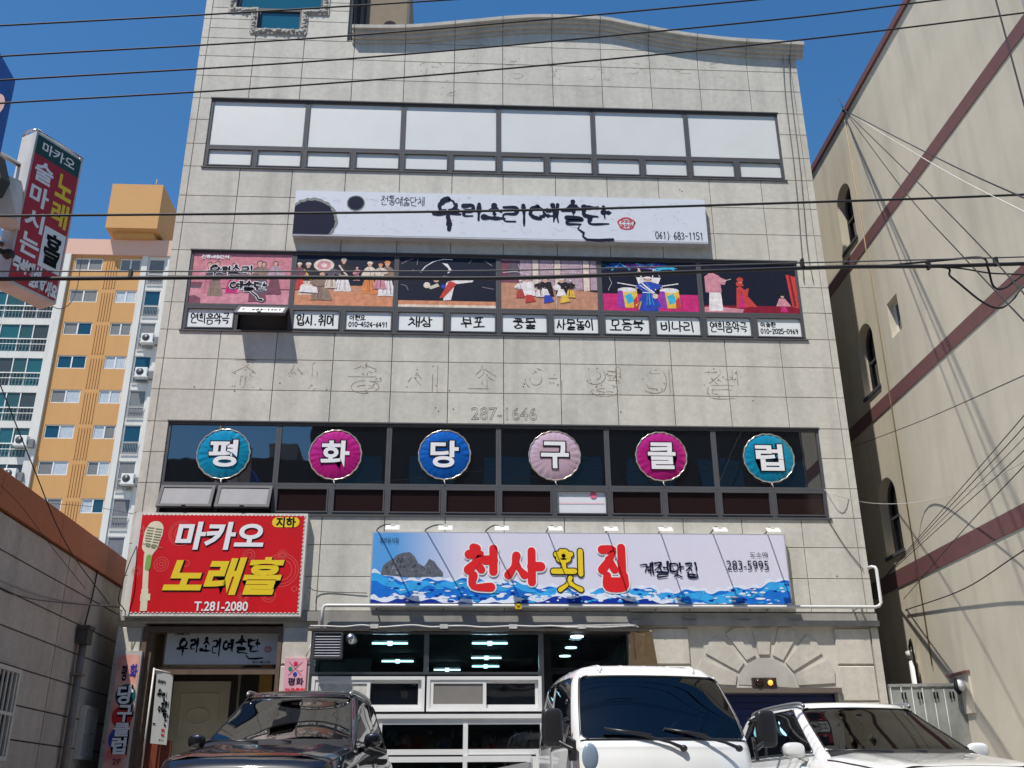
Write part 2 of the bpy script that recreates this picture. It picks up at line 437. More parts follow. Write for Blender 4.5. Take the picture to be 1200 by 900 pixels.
XL, XR = -5.27, 6.66
B = empty('commercial_building', (.7, 0, LOT), 'four storey grey granite commercial building with ribbon windows, signs and a curved roof cornice', 'building')
cols = [XL, -5.13, -4.21, -3.24, -2.25, -1.24, -.26, .70, 1.69, 2.67, 3.65, 4.63, 5.63, 6.53, XR]
rows = [3.74, 4.28, 4.79, 5.29, 5.80, 6.33, 6.87, 7.45, 8.02, 8.57, 9.1, 9.62, 10.15, 10.72, 11.3, 11.94, 12.45, 13.0, 13.5, 14.04, 14.52, 14.97, 15.55]
WX0, WX1 = -4.9, 6.12
BANDS = [(5.29, 6.87, 5.78), (8.57, 10.15, 9.05), (11.94, 13.50, 12.40)]
holes = [(WX0, a, WX1, b) for a, b, _ in BANDS]
cpath = [(-2.3, 14.95), (-1.16, 15.0), (0, 15.17), (.9, 15.31), (1.6, 15.37), (2.68, 15.36), (3.3, 15.24), (4.2, 15.05), (5.0, 14.95), (5.57, 14.91), (6.80, 14.87)]
CP = catmull([(a, b) for a, b in cpath], 6)
def ztop(x): return float(np.interp(x, CP[:, 0], CP[:, 1])) + .08
m = MB(); g = .0055
def panel(mb, r, y0=0.0, y1=.028):
    x0, z0, x1, z1 = r
    mb.bbox(x0+g, y0, z0+g, x1-g, y1, z1-g, .004)
arch_hole = [(-4.66, 15.74, -2.94, 17.4), (-4.22, 15.22, -3.34, 15.74)]
for i in range(len(cols)-1):
    for j in range(len(rows)-1):
        c = (cols[i], rows[j], cols[i+1], rows[j+1])
        if rows[j] >= 14.9 and cols[i] > -2.4:
            xs = np.linspace(c[0]+g, c[2]-g, 5)
            for a, b in zip(xs[:-1], xs[1:]):
                m.prism([(a, 0, c[1]+g), (b, 0, c[1]+g), (b, 0, ztop(b)), (a, 0, ztop(a))], (0, .028, 0))
            continue
        if rows[j] >= 14.9: continue
        for r in subtract(c, holes): panel(m, r)
trow = [14.97, 15.45, 15.95, 16.45, 16.95, 17.5, 18.0]
tcol = [XL, -5.13, -4.21, -3.24, -2.40]
for i in range(4):
    for j in range(6):
        for r in subtract((tcol[i], trow[j], tcol[i+1], trow[j+1]), arch_hole): panel(m, r)
m.build('stone_cladding', stone, B)
# the wall behind the slabs, with its openings, the sides and the roof
m = MB()
for r in subtract((XL+.004, 3.6, XR-.004, 14.9), holes): m.box(r[0], .026, r[1], r[2], .26, r[3])
xs = np.linspace(-2.4, XR-.004, 40)
for a, b in zip(xs[:-1], xs[1:]): m.prism([(a, .026, 14.9), (b, .026, 14.9), (b, .026, ztop(b)), (a, .026, ztop(a))], (0, .23, 0))
for r in subtract((XL+.004, 14.9, -2.404, 18.0), arch_hole): m.box(r[0], .026, r[1], r[2], .26, r[3])
m.build('wall', grout, B)
m = MB(); m.box(XL, .262, LOT, XL+.25, 12, 15.0); m.box(XR-.25, .262, LOT, XR, 12, 14.95); m.box(XL, 11.8, LOT, XR, 12, 14.95)
m.box(XL, .262, 15.0, XL+.25, 5, 18.0); m.box(-2.65, .262, 14.6, -2.40, 5, 18.0); m.box(XL, 4.8, 15.0, -2.4, 5, 18)
m.build('side_wall', mat('side_render', (.42, .41, .39), .8, stain=.2), B)
m = MB(); m.box(XL+.26, .27, 14.3, XR-.26, 11.7, 14.5); m.box(XL, .03, 18.0, -2.4, 5, 18.2)
for z in (3.62, 6.95, 10.25): m.box(XL+.26, .27, z, XR-.26, 11.7, z+.2)
m.build('roof', concrete, B)
# cornice swept along the curved parapet
pr_ = [(-.002, -.03), (-.03, -.03), (-.032, .055), (-.085, .058), (-.088, .135), (-.135, .138), (-.14, .205), (-.19, .21), (-.195, .285), (.24, .30)]
G = np.array([[(x, py, z+pz) for py, pz in pr_] for x, z in CP])
m = MB(); m.grid(G, smooth=False)
x, z = CP[-1]; m.poly([(x, a, z+b) for a, b in pr_]); x, z = CP[0]; m.poly([(x, a, z+b) for a, b in pr_])
xs_ = [c for c in cols if c > -2.3]
m.mat(1)
for c in xs_[:-1]:
    z = float(np.interp(c, CP[:, 0], CP[:, 1]))
    m.add([(c-.008, a-.003, z+b) for a, b in pr_]+[(c+.008, a-.003, z+b) for a, b in pr_], [(i, i+1, i+11, i+10) for i in range(9)])
m.build('cornice', [stone_mat('cornice_stone', (.52, .505, .455)), grout], B)
# tower window with carved surround
m = MB()
m.box(-4.66, .05, 15.74, -2.94, .12, 15.80); m.box(-4.22, .05, 15.22, -3.34, .12, 15.27)
for a in (-4.22, -3.39): m.box(a, .05, 15.27, a+.05, .12, 15.738)
for a in (-4.66, -2.99): m.box(a, .05, 15.80, a+.05, .12, 17.4)
wf = m.build('window', alu, B)
m = MB(); m.box(-4.61, .09, 15.80, -2.99, .11, 17.4); m.box(-4.17, .09, 15.27, -3.39, .11, 15.74); m.build('pane', glass('tower_glass', (.01, .10, .16), ior=1.7), wf)
m = MB(); r = random.Random(3)
def carve(p, q, wdt=.13):
    n = max(2, int(math.dist(p, q)/.045))
    for k in range(n):
        t = (k+.5)/n; x = p[0]+(q[0]-p[0])*t; z = p[1]+(q[1]-p[1])*t
        m.ell((x+r.uniform(-.02, .02), -.02, z+r.uniform(-.03, .03)), (r.uniform(.03, .055), r.uniform(.02, .045), r.uniform(.025, .05)), 8, 6)
    dx, dz = q[0]-p[0], q[1]-p[1]
    if abs(dx) > abs(dz): m.box(min(p[0], q[0])-.06, -.022, p[1]-.065, max(p[0], q[0])+.06, .03, p[1]+.065)
    else: m.box(p[0]-.065, -.02, min(p[1], q[1])-.06, p[0]+.065, .03, max(p[1], q[1])+.06)
for p, q in (((-4.27, 15.16), (-3.29, 15.16)), ((-4.28, 15.2), (-4.28, 15.7)), ((-3.28, 15.2), (-3.28, 15.7)), ((-4.75, 15.68), (-4.33, 15.68)), ((-3.23, 15.68), (-2.86, 15.68)), ((-4.73, 15.75), (-4.70, 17.3)), ((-2.87, 15.75), (-2.9, 17.3))): carve(p, q)
m.build('carved_surround', stone_mat('carved_stone', (.40, .385, .35)), B)
# brown roof room beside the tower
m = MB(); m.box(-2.38, .5, 14.5, -1.28, 3, 18.0)
o = m.build('roof_room', mat('brown_render', (.23, .18, .12), .8), B)
m = MB(); m.disc((-1.62, .49, 15.86), .13, .12); m.build('vent_hole', mat('black_hole', (.01, .008, .006), .9), o)
m = MB(); m.box(-1.28, .48, 14.5, -1.22, .56, 18); m.box(-2.30, .46, 14.5, -2.24, .54, 18); m.box(-2.16, .47, 14.5, -2.12, .53, 18); m.build('corner_trim', near_black, o)

# ribbon windows: six bays a storey, a fixed light above two vents
BW = (WX1-WX0)/6
def sash(x0, z0, x1, z1, t, pane, name='window', hinge=None, depth=(.02, .085), double=False):
    m = MB()
    e = .0015
    if hinge is None:
        m.ring(x0+e, z0+e, x1-e, z1-e, t, depth[0], depth[1])
        if double: m.ring(x0+t+.004, z0+t+.004, x1-t-.004, z1-t-.004, .020, depth[0]-.012, depth[1]-.02)
        f = m.build(name, alu, B)
        q = t+(.024 if double else 0)
        m = MB(); m.box(x0+q, depth[1]-.04, z0+q, x1-q, depth[1]-.025, z1-q); m.build('pane', pane, f)
        return f
    # open, hung at its top edge: outer ring stays, the sash swings out
    m.ring(x0+e, z0+e, x1-e, z1-e, t*.6, depth[0], depth[1])
    m.box(x0+t*.6, .2, z0+t*.6, x1-t*.6, .21, z1-t*.6)
    f = m.build(name, [alu], B)
    w_, h_ = (x1-x0-t*1.3), (z1-z0-t*1.3)
    m = MB(); m.ring(-w_/2, -h_, w_/2, 0, .05, -.02, .025); m.box(-.03, -.04, -h_+.01, .03, -.02, -h_+.03)
    o = m.build('sash', alu, f, local=True)
    o.location = Vector(((x0+x1)/2, .01, z1-t*.65))-world_of(f)
    o.rotation_euler = (-hinge, 0, 0)
    m = MB(); m.box(-w_/2+.05, -.006, -h_+.05, w_/2-.05, .006, -.05)
    o2 = m.build('pane', pane, f, local=True); o2.location = o.location; o2.rotation_euler = o.rotation_euler
    return f
OPEN = {(0, 0): .42, (0, 1): .42, (1, 1): .85}
openmat = {}
for fl, (z0, z1, zm) in enumerate(BANDS):
    for k in range(6):
        x0 = WX0+k*BW
        top = [dkglass, dkglass, white_film][fl]
        if fl == 0 and k == 5: top = dkglass
        sash(x0, zm, x0+BW, z1, .042, top)
        for h in range(2):
            i = 2*k+h; a = x0+h*BW/2
            pane = [redglass, white_film, white_film][fl]
            if fl == 0 and i == 7: pane = mat('white_board', (.72, .73, .78), .4, var=.03)
            if (fl, i) in OPEN: pane = greyglass if fl == 0 else white_film
            sash(a, z0, a+BW/2, zm, .036, pane, 'vent_window', hinge=OPEN.get((fl, i)), double=True)
    # sill and head lines
m = MB()
for z0, z1, zm in BANDS:
    m.box(WX0-.03, -.025, z0-.03, WX1+.03, .10, z0-.001)
    m.box(WX0-.02, -.012, z1+.001, WX1+.02, .08, z1+.022)
m.build('sill', alu, B)
m = MB(); x0 = WX0+3*BW+BW*.88; m.disc((x0-.04, .035, 5.66), .055, .055); m.box(WX0+3*BW+BW/2+.08, .036, 5.52, WX0+4*BW-.08, .038, 5.526); m.build('pink_mark', mat('pink_print', (.75, .12, .25), .5), B)

# traces of letters once fixed to the stone
m = MB(); r = random.Random(11)
def trace(x, z, s, n=12):
    # broken outlines of a removed character: arcs, a bar or two, specks of glue
    for _ in range(2):
        cx = x+r.uniform(-.28, .28)*s; cz = z+r.uniform(-.35, .35)*s; R = r.uniform(.12, .26)*s; a0 = r.uniform(0, 360)
        P = arc(cx, cz, R, R*.8, a0, a0+r.uniform(60, 170), 8); ribbon(m, P, [.003]+[.008*r.uniform(.4, 1.5) for _ in range(7)]+[.003], -.0012)
    for _ in range(2):
        cx = x+r.uniform(-.35, .1)*s; cz = z+r.uniform(-.4, .4)*s; L = r.uniform(.2, .5)*s; d = r.choice([0, .1, .9, 1.5, -.1])
        ribbon(m, [(cx+L*math.cos(d)*t, cz+L*.7*math.sin(d)*t+r.uniform(-.008, .008)) for t in np.linspace(0, 1, 6)], [.003, .009, .004, .008, .005, .003], -.0012)
    for _ in range(n):
        a = r.uniform(0, 6.28); cx = x+r.uniform(-.42, .42)*s; cz = z+r.uniform(-.45, .45)*s; L = r.uniform(.01, .05)*s
        ribbon(m, [(cx+L*math.cos(a)*t, cz+L*.7*math.sin(a)*t) for t in (0, .33, .66, 1)], [.006, .016*r.uniform(.5, 1.5), .018*r.uniform(.4, 1.4), .005], -.0012)
def scar(ch, x, z, w_, h_):
    # both edges of every stroke of a removed letter, broken up at random
    for st in strokes(ch):
        P = np.array([(x+p[0]*w_, z+p[1]*h_) for p in st])
        P = np.array([P[0]+(P[-1]-P[0])*t for t in np.linspace(0, 1, 7)]) if len(P) == 2 else (catmull(P, 3) if len(P) < 12 else P)
        T = np.gradient(P, axis=0); T /= np.linalg.norm(T, axis=1)[:, None]+1e-9; N = np.stack([-T[:, 1], T[:, 0]], 1)
        for sd in (-1, 1):
            Q = P+N*sd*.042; i = 0
            while i < len(Q)-2:
                L = r.randint(2, 5)
                if r.random() < .55: ribbon(m, [tuple(q) for q in Q[i:i+L+1]], [.011*r.uniform(.4, 1.3) for _ in Q[i:i+L+1]], -.0012, cap=False)
                i += L
        for q in P:
            if r.random() < .3: u = q+np.array([r.uniform(-.03, .03), r.uniform(-.03, .03)]); ribbon(m, [tuple(u), tuple(u+np.array([r.uniform(-.02, .02), r.uniform(-.02, .02)]))], [.022, .012], -.0012)
dirt = mat('dirt_traces', (.26, .225, .175), .9)
for k, ch in enumerate('조식송시소여영미점'): m = MB(); scar(ch, -4.05+k*1.03, 7.46, .60, .50); m.build('letter_trace', dirt, B)
for k in range(8): m = MB(); trace(-.7+k*.82, 14.45, .6, 6); m.build('letter_trace', dirt, B)
m = MB()
trace(-.35, 13.85, .5, 6)
m.build('letter_trace', dirt, B)
m = MB(); V, F = type_mesh('287-1646', outline=True, bevel=.009)
a, b = V.min(0), V.max(0)
p0, p1 = Y(552, 495), Y(629, 478)
m.add([(p0[0]+(q[0]-a[0])/(b[0]-a[0])*(p1[0]-p0[0]), -.001-q[2]*.5, p0[2]+.05+(q[1]-a[1])/(b[1]-a[1])*.23) for q in V], F)
m.build('number_traces', mat('faint_traces', (.25, .225, .19), .9), B)
# bolt holes
m = MB()
for k in range(26):
    x = r.uniform(-4.8, 6.4); z = r.choice([4.5, 7.2, 7.6, 11.5, 14.3, 14.7])+r.uniform(-.2, .2)
    m.disc((x, -.0015, z), .013, .013, n=8)
m.build('bolt_holes', near_black, B)

# ---------------------------------------------------------------- ground floor
door_h = 3.55
G_OPEN = [(-4.85, LOT, -2.74, door_h), (-2.2, LOT, 2.66, 3.42), (3.66, LOT, 5.90, 2.58)]
m = MB()
for r_ in subtract((XL+.004, LOT, XR-.004, 3.6), G_OPEN): m.box(r_[0], .035, r_[1], r_[2], .26, r_[3])
m.build('wall', mat('pale_base_stone', (.58, .55, .48), .75, var=.1, bump=.1, stain=.25), B)
stone1 = stone_mat('base_granite', (.54, .51, .445))
piers = [MB() for _ in range(4)]; g = .014
def block(r, y0=0.0):
    m.bbox(r[0]+g, y0, r[1]+g, r[2]-g, .034, r[3]-g, .012)
for z0, z1 in ((.2, .72), (.72, 1.27), (1.27, 1.82), (1.82, 2.37), (2.37, 2.92), (2.92, 3.5)):
    for i_, (x0, x1) in enumerate(((XL, -4.87), (-2.74, -2.2), (2.66, 3.62), (5.94, 6.54))):
        for q in subtract((x0, z0, x1, z1), G_OPEN): m = piers[i_]; block(q)
for m in piers: m.build('stone_pier', stone1, B)
cx, cz = 4.79, 2.58
n = 7
for k in range(n):
    a0 = math.pi-(k*math.pi/n)-.055; a1 = math.pi-((k+1)*math.pi/n)+.055
    am = (a0+a1)/2; ri = .50; ro = [1.08, 1.06, 1.0, .94, 1.0, 1.06, 1.08][k]
    pts = [(cx+ri*math.cos(a0), cz+.012+ri*math.sin(a0)), (cx+ri*math.cos(a1), cz+.012+ri*math.sin(a1))]
    for a, rr in ((a1, ro), (am, ro*1.04), (a0, ro)):
        pts.append((cx+rr*math.cos(a), min(3.5, cz+.012+rr*math.sin(a))))
    m = MB(); m.prism([(p[0], .014, p[1]) for p in pts], (0, .024, 0)); m.build('stone_wedge', stone1, B)
m = MB(); 
m.disc((cx, .028, cz), .45, .45, a0=0, a1=math.pi); 
m.build('keystone', mat('smooth_stone', (.45, .43, .39), .7, stain=.1), B)
m = MB(); m.box(XR-.115, -.004, LOT, XR+.003, .034, 3.5); m.build('corner_pilaster', stone1, B)
m = MB(); m.box(2.7, -.07, 3.52, XR+.02, .03, 3.6); m.box(2.7, -.025, 3.6, XR+.01, .03, 3.72); m.box(XL, -.03, 3.58, -2.2, .03, 3.73); m.box(-2.2, -.05, 3.45, 2.7, .03, 3.73)
m.build('ledge', mat('ledge_stone', (.30, .29, .27), .8, stain=.3), B)
# garage opening: lintel and blue shutter
m = MB(); m.box(3.62, -.05, 2.50, 5.94, .2, 2.575); m.build('lintel', mat('lintel_metal', (.13, .11, .09), .6), B)
m = MB()
for k in range(24): m.box(3.67, .17+.01*(k % 2), LOT+.002+k*.095, 5.89, .20, LOT+.092+k*.095)
m.build('roller_shutter', mat('blue_shutter', (.012, .02, .10), .35, coat=.2), B)
# entrance under the red sign: reveals, soffit, back wall, door
tile = mat('brown_tile', (.10, .075, .06), .5, var=.2)
cream = mat('cream_door', (.66, .60, .42), .5, var=.06, stain=.1)
m = MB(); m.box(-4.85, .262, LOT, -4.80, 1.0, door_h); m.box(-2.79, .262, LOT, -2.74, 1.0, door_h); m.box(-4.85, .262, 3.50, -2.74, 1.0, 3.55)
m.build('entrance_reveal', tile, B)
m = MB(); m.box(-4.8, 1.0, LOT, -2.79, 1.05, 3.5); m.build('entrance_back', cream, B)
m = MB(); m.ring(-4.66, LOT, -3.55, 2.88, .1, .93, .999); d = m.build('door', mat('dark_frame', (.025, .02, .018), .4), B)
m = MB(); m.box(-4.56, .95, LOT, -3.65, .998, 2.78); 
m.build('door_leaf', cream, d)
m = MB(); m.ring(-4.42, 1.9, -3.8, 2.6, .02, .94, .952); m.tube([(a, .945, b) for a, b in arc(-4.11, 2.25, .18, .12)], .008, 6)
m.build('door_moulding', cream, d)
m = MB(); m.box(-3.5, .92, 1.0, -2.9, 1.0, 3.0); m.build('dark_panel', mat('dark_panel', (.02, .018, .015), .5), B)
m = MB(); m.box(-4.86, .0, LOT, -4.79, .26, 3.5); m.box(-4.79, .06, LOT, -4.72, .26, 3.5); m.box(-2.80, .0, LOT, -2.74, .26, 3.5); m.box(-4.79, .03, 3.42, -2.80, .26, 3.5); m.box(-4.72, .16, 2.80, -2.80, .22, 2.9)
m.build('entrance_trim', mat('brown_trim', (.13, .09, .065), .45, var=.25), B)
m = MB(); m.box(-4.72, .24, LOT, -4.30, .30, 1.85); m.build('red_tile_plinth', mat('red_tile', (.18, .045, .025), .4, var=.2), B)
# shop interior
inn = mat('dark_interior', (.16, .155, .15), .8)
m = MB()
RZ = 3.40
m.box(-2.2, 7, LOT, 2.66, 7.05, RZ); m.box(-2.25, .27, LOT, -2.2, 7.05, RZ); m.box(2.66, .27, LOT, 2.71, 7.05, RZ); m.box(-2.25, .27, RZ, 2.71, 7.05, RZ+.05); m.box(-2.25, -.3, LOT+.002, 2.71, 7.05, LOT+.02)
m.build('shop_interior', inn, B)
tube_on = emit('fluorescent_tube', (.50, .85, 1.0), 7)
def fix(px, py, L, z=3.28):
    d = ray(px, py); t = (z-CAM[2])/d[2]; p = CAM+d*t
    o = empty('fluorescent_lamp', (p[0], p[1], z), None, None)
    return p, o
lamp_px = [(457, 754, .56), (466, 775, .56), (574, 754, .56), (570, 771, .52), (569, 781, .5), (524, 785, .5)]
for k, (px, py, L) in enumerate(lamp_px):
    p, o = fix(px, py, L)
    where = ['nearest in the left shop window', 'second in the left shop window', 'top of the stack in the right shop window', 'middle of the stack in the right shop window', 'bottom of the stack in the right shop window', 'low at the left edge of the right shop window'][k]
    tag(o, 'lit blue-white fluorescent tube lamp, '+where, 'ceiling lamp', 'tube lamps inside the restaurant')
    m = MB(); m.box(p[0]-L/2, p[1]-.06, p[2]+.03, p[0]+L/2, p[1]+.06, RZ-.005); m.build('lamp_body', mat('lamp_white', (.25, .25, .25), .4), o)
    m = MB(); m.tube([(p[0]-L/2, p[1], p[2]), (p[0]+L/2, p[1], p[2])], .014, 8); m.box(p[0]-.035, p[1]-.03, p[2]-.03, p[0]+.035, p[1]+.03, p[2]+.03); m.build('tube', tube_on, o)

for k, (px, py, lab) in enumerate(((676, 744, 'nearest'), (669, 757, 'middle'), (662, 767, 'farthest'))):
    p, o = fix(px, py, 0, 3.38); tag(o, 'small round ceiling light behind the right doorway glass, the %s of three' % lab, 'ceiling lamp', 'round lights inside the right doorway')
    m = MB(); m.tube([(p[0], p[1], 3.36), (p[0], p[1], 3.399)], .12, 16); m.build('lamp_body', MATS['lamp_white'], o)
    m = MB(); m.tube([(p[0], p[1], 3.345), (p[0], p[1], 3.36)], .10, 16); m.build('diffuser', tube_on, o)
# shop front: a projecting glazed bay
wh = mat('white_frame', (.70, .70, .69), .4, var=.05, scale=3)
steel = mat('stainless', (.55, .55, .56), .28, 1.0, var=.1)
cg = clear_glass('clear_glass')
FY = -.35
SF = empty('shop_front', (-.5, -.2, LOT), 'glazed restaurant front with steel upper lights, white sliding windows and fish tank racks', 'shop front')
m = MB()
m.ring(-2.20, 2.74, -.50, 3.37, .035, FY, FY+.06); m.ring(-.498, 2.74, 1.24, 3.37, .035, FY, FY+.06)
m.box(-2.24, FY, LOT, -2.202, .26, 3.37); m.box(1.242, FY, LOT, 1.28, .26, 3.37)
m.build('upper_frame', steel, SF)
m = MB(); m.box(-2.16, FY+.025, 2.78, -.54, FY+.031, 3.33); m.box(-.46, FY+.025, 2.78, 1.20, FY+.031, 3.33); m.build('upper_pane', cg, SF)
def slider(x0, x1, z0, z1, mats):
    m = MB(); m.ring(x0, z0, x1, z1, .05, FY-.02, FY+.08)
    f = m.build('sliding_window', wh, SF)
    xm = (x0+x1)/2
    m = MB(); m.ring(x0+.052, z0+.052, xm+.03, z1-.052, .05, FY-.005, FY+.025); m.ring(xm-.02, z0+.052, x1-.052, z1-.052, .045, FY+.03, FY+.06); m.build('sash', wh, f)
    for a, b, yy, mm in ((x0+.1, xm-.02, FY+.01, mats[0]), (xm+.03, x1-.1, FY+.045, mats[1])):
        m = MB(); m.box(a, yy, z0+.1, b, yy+.006, z1-.1); m.build('pane', mm, f)
paper = mat('streaked_paper', (.52, .50, .46), .6, var=.3, scale=9)
dull = mat('dull_film', (.19, .18, .165), .5, var=.08)
slider(-2.19, -.51, 2.21, 2.71, [paper, dkglass])
slider(-.48, 1.24, 2.21, 2.71, [dull, dkglass])
m = MB(); m.box(-2.2, FY+.1, 1.95, 1.24, .2, 2.2)
m.box(-2.2, FY+.3, LOT, 1.24, FY+.33, 1.95)
m.build('dado', mat('dark_back', (.05, .05, .05), .6), SF)
# fish tank racks
RK = FY-.12
m = MB()
m.box(-2.2, RK, 2.02, 1.26, FY+.1, 2.10); m.box(-2.2, RK-.03, 2.10, 1.26, FY+.1, 2.16)
for x in (-2.2, -1.18, .07, 1.2):
    m.box(x, RK-.02, LOT, x+.07, FY+.1, 2.02)
for z in (1.60, 1.50, 1.02, .3): m.box(-2.2, RK-.01, z, 1.26, FY+.08, z+.075)
m.box(.07, RK-.06, .3, .13, FY, 1.585); m.box(1.0, RK-.06, .3, 1.06, FY, 1.585); m.box(.13, RK-.06, 1.50, 1.0, RK-.015, 1.585)
rack = m.build('tank_rack', wh, SF)
r = random.Random(5)
m = MB(); m.box(-2.12, RK+.02, 1.10, 1.2, RK+.026, 1.5); m.box(-2.12, RK+.02, 1.68, 1.2, RK+.026, 2.02); m.build('tank_glass', cg, SF)
m = MB(); fish_m = [mat('pale_fish', (.38, .37, .33), .4, var=.3), mat('grey_shell', (.20, .19, .17), .5, var=.4), mat('red_crate', (.35, .04, .03), .5)]
for k in range(60):
    x = r.uniform(-1.9, 1.15); z = r.choice([1.74, 1.82, 1.2])+r.uniform(0, .1)
    m.mat(0 if r.random() < .6 else 1); m.ell((x, RK+.12+r.uniform(0, .1), z), (r.uniform(.015, .05), .03, r.uniform(.03, .08)), 8, 6)
for k in range(12): m.mat(2); m.box(.16+k*.085, RK+.06, 1.685, .22+k*.085, RK+.2, 1.715+r.uniform(0, .02))
m.build('shellfish', fish_m, SF)
# right-hand doorway with dark glass
m = MB(); m.ring(1.40, 2.86, 2.62, 3.40, .03, .10, .16); m.ring(1.40, LOT, 2.62, 2.85, .05, .10, .16); m.box(1.28, .05, LOT, 1.395, .18, 3.4)
m.build('door_frame', mat('dark_steel', (.05, .05, .055), .3, .8), SF)
m = MB(); m.box(1.43, .125, 2.89, 2.59, .131, 3.37); m.box(1.45, .125, LOT, 2.57, .131, 2.80); m.build('door_glass', cg, SF)
# canopy edge over the front
m = MB()
m.box(-2.26, -.47, 3.385, 2.86, -.05, 3.405); m.box(-2.28, -.49, 3.36, 2.9, -.46, 3.40)
m.build('canopy', mat('dark_canopy', (.05, .042, .035), .5, var=.3), SF)
m = MB(); 
r = random.Random(9)
pts = [(-2.25+k*.26, -.48, 3.415+r.uniform(0, .035)) for k in range(20)]
m.tube(catmull(pts, 3), .014, 6)
for x in (-1.35, -.3, .75, 1.8): m.box(x, -.50, 3.395, x+.12, -.38, 3.46)
m.prism([(1.0, -.48, 3.42), (1.9, -.48, 3.44), (2.6, -.47, 3.46), (2.75, -.40, 3.43), (1.4, -.36, 3.42)], (0, 0, .02))
m.build('rolled_sheet', mat('grey_sheet', (.50, .49, .47), .5, var=.25), SF)
m = MB(); r = random.Random(2)
m.prism([(2.62, -.45, 3.38), (2.96, -.35, 3.38), (3.1, -.04, 2.75), (2.60, -.04, 2.70)], (.0, .015, .02)); m.prism([(2.66, -.47, 3.36), (2.82, -.5, 3.3), (2.88, -.2, 3.0), (2.72, -.25, 2.95)], (0, .02, .01))
tag(m.build('tarpaulin', mat('tan_tarp', (.34, .23, .13), .7, var=.25, scale=5)), 'tan tarpaulin tied down at the right end of the shop canopy', 'tarpaulin')
# louvred outlet and vent pipe in the upper left light
AC = empty('louvre_unit', (-1.96, -.42, 2.97), 'silver louvred air outlet in the upper left corner of the shop front', 'louvre')
m = MB(); m.ring(-2.18, 2.95, -1.75, 3.33, .02, -.57, -.36); m.box(-2.16, -.475, 2.97, -1.77, -.465, 3.31); m.build('casing', mat('dark_casing', (.06, .06, .07), .5), AC)
m = MB()
for k in range(9): m.add([(-2.155, -.565, 2.98+k*.04), (-1.775, -.565, 2.98+k*.04), (-1.775, -.52, 3.012+k*.04), (-2.155, -.52, 3.012+k*.04)], [(0, 1, 2, 3)])
m.build('slats', mat('slat_metal', (.55, .56, .62), .4, .3), AC)
m = MB(); m.tube([(-1.63, -.52, 3.24), (-1.63, -.30, 3.24)], .075, 16); m.ell((-1.63, -.53, 3.24), (.07, .05, .07))
tag(m.build('vent_cap', steel), 'round chrome vent cap beside the louvred outlet', 'vent')
# ================================================================ signs on the facade
black = mat('black_ink', (.007, .007, .010), .6, var=.05, spec=.12)
navy = mat('navy_ink', (.006, .009, .035), .6, var=.05, spec=.12)
white = mat('white_print', (.80, .80, .82), .4, var=.02)
off_white = mat('sign_white', (.70, .71, .76), .4, var=.03, scale=1.5)
yellow = mat('yellow_print', (.80, .58, .02), .4, var=.03)
redp = mat('red_print', (.70, .015, .02), .4, var=.03)
green_p = mat('green_print', (.22, .40, .08), .4, var=.05)

def brush(mb, chars, y, w, seed=4, taper=.45, grow=0.0):
    """calligraphy: [(character, x0, z0, x1, z1)]"""
    for i, (c, x0, z0, x1, z1) in enumerate(chars):
        r = random.Random(seed+i)
        for st in strokes(c):
            P = np.array([(x0+p[0]*(x1-x0)+r.uniform(-.03, .03)*(x1-x0), z0+p[1]*(z1-z0)+r.uniform(-.04, .04)*(z1-z0)) for p in st])
            if len(P) == 2:
                P = np.array([P[0], (P[0]+P[1])/2+np.array([r.uniform(-.05, .05)*(x1-x0), r.uniform(-.05, .05)*(z1-z0)]), P[1]])
            if len(P) < 12: P = catmull(P, 5)
            k = len(P); t = np.linspace(0, 1, k)
            W = w*(1.25-(1.25-taper)*t**1.4)*r.uniform(.8, 1.25)*(1+.25*np.sin(t*9+r.uniform(0, 6)))+grow
            ribbon(mb, P, W, y)

# ---- red sign
RS = empty('karaoke_sign', (-3.8, -.15, 3.63), 'big red lightbox sign with white and yellow lettering and a microphone picture over the entrance', 'sign')
x0, x1, z0, z1 = -5.17, -2.46, 3.63, 5.26
m = MB(); m.box(x0, -.15, z0, x1, .02, z1)
m.build('casing', mat('sign_frame', (.66, .65, .60), .5, var=.1, stain=.2), RS)
fy = -.155
m = MB(); m.box(x0+.10, fy, z0+.05, x1-.045, -.1502, z1-.035); m.build('face', mat('red_sheet', (.62, .008, .014), .35, var=.07, scale=1.2, stain=.10), RS)
m = MB()
for k in range(40):       # clips along the rim
    a = x0+.12+k*(x1-x0-.18)/39; m.box(a, -.158, z0+.045, a+.03, -.1505, z0+.058); m.box(a, -.158, z1-.045, a+.03, -.1505, z1-.032)
for k in range(24):
    a = z0+.08+k*(z1-z0-.15)/23; m.box(x1-.053, -.158, a, x1-.040, -.1505, a+.03)
m.build('rim_clips', mat('clip_white', (.75, .74, .70), .5), RS)
def PX(px, py, y=fy): q = Y(px, py, y); return q[0], q[2]
m = MB(); r = random.Random(1)   # printed rings and bursts, a lighter red
for px, py, R in ((213, 625, .17), (213, 625, .11), (213, 625, .2), (330, 668, .22), (330, 668, .16), (330, 668, .26), (189, 661, .11), (189, 661, .07), (189, 661, .03), (315, 698, .10), (315, 698, .06), (292, 651, .09), (292, 651, .05), (218, 660, .05), (345, 690, .04), (168, 622, .05), (172, 636, .06)):
    a, b = PX(px, py); ribbon(m, arc(a, b, R, R, n=30), .010, fy-.0002, cap=False)
for px, py in ((161, 669), (285, 700), (331, 650)):
    a, b = PX(px, py)
    for k in range(14):
        t = 2*math.pi*k/14; ribbon(m, [(a+.03*math.cos(t), b+.03*math.sin(t)), (a+.09*math.cos(t), b+.09*math.sin(t))], .008, fy-.0002, cap=False)
m.build('ring_pattern', mat('light_red', (.66, .10, .09), .4), RS)
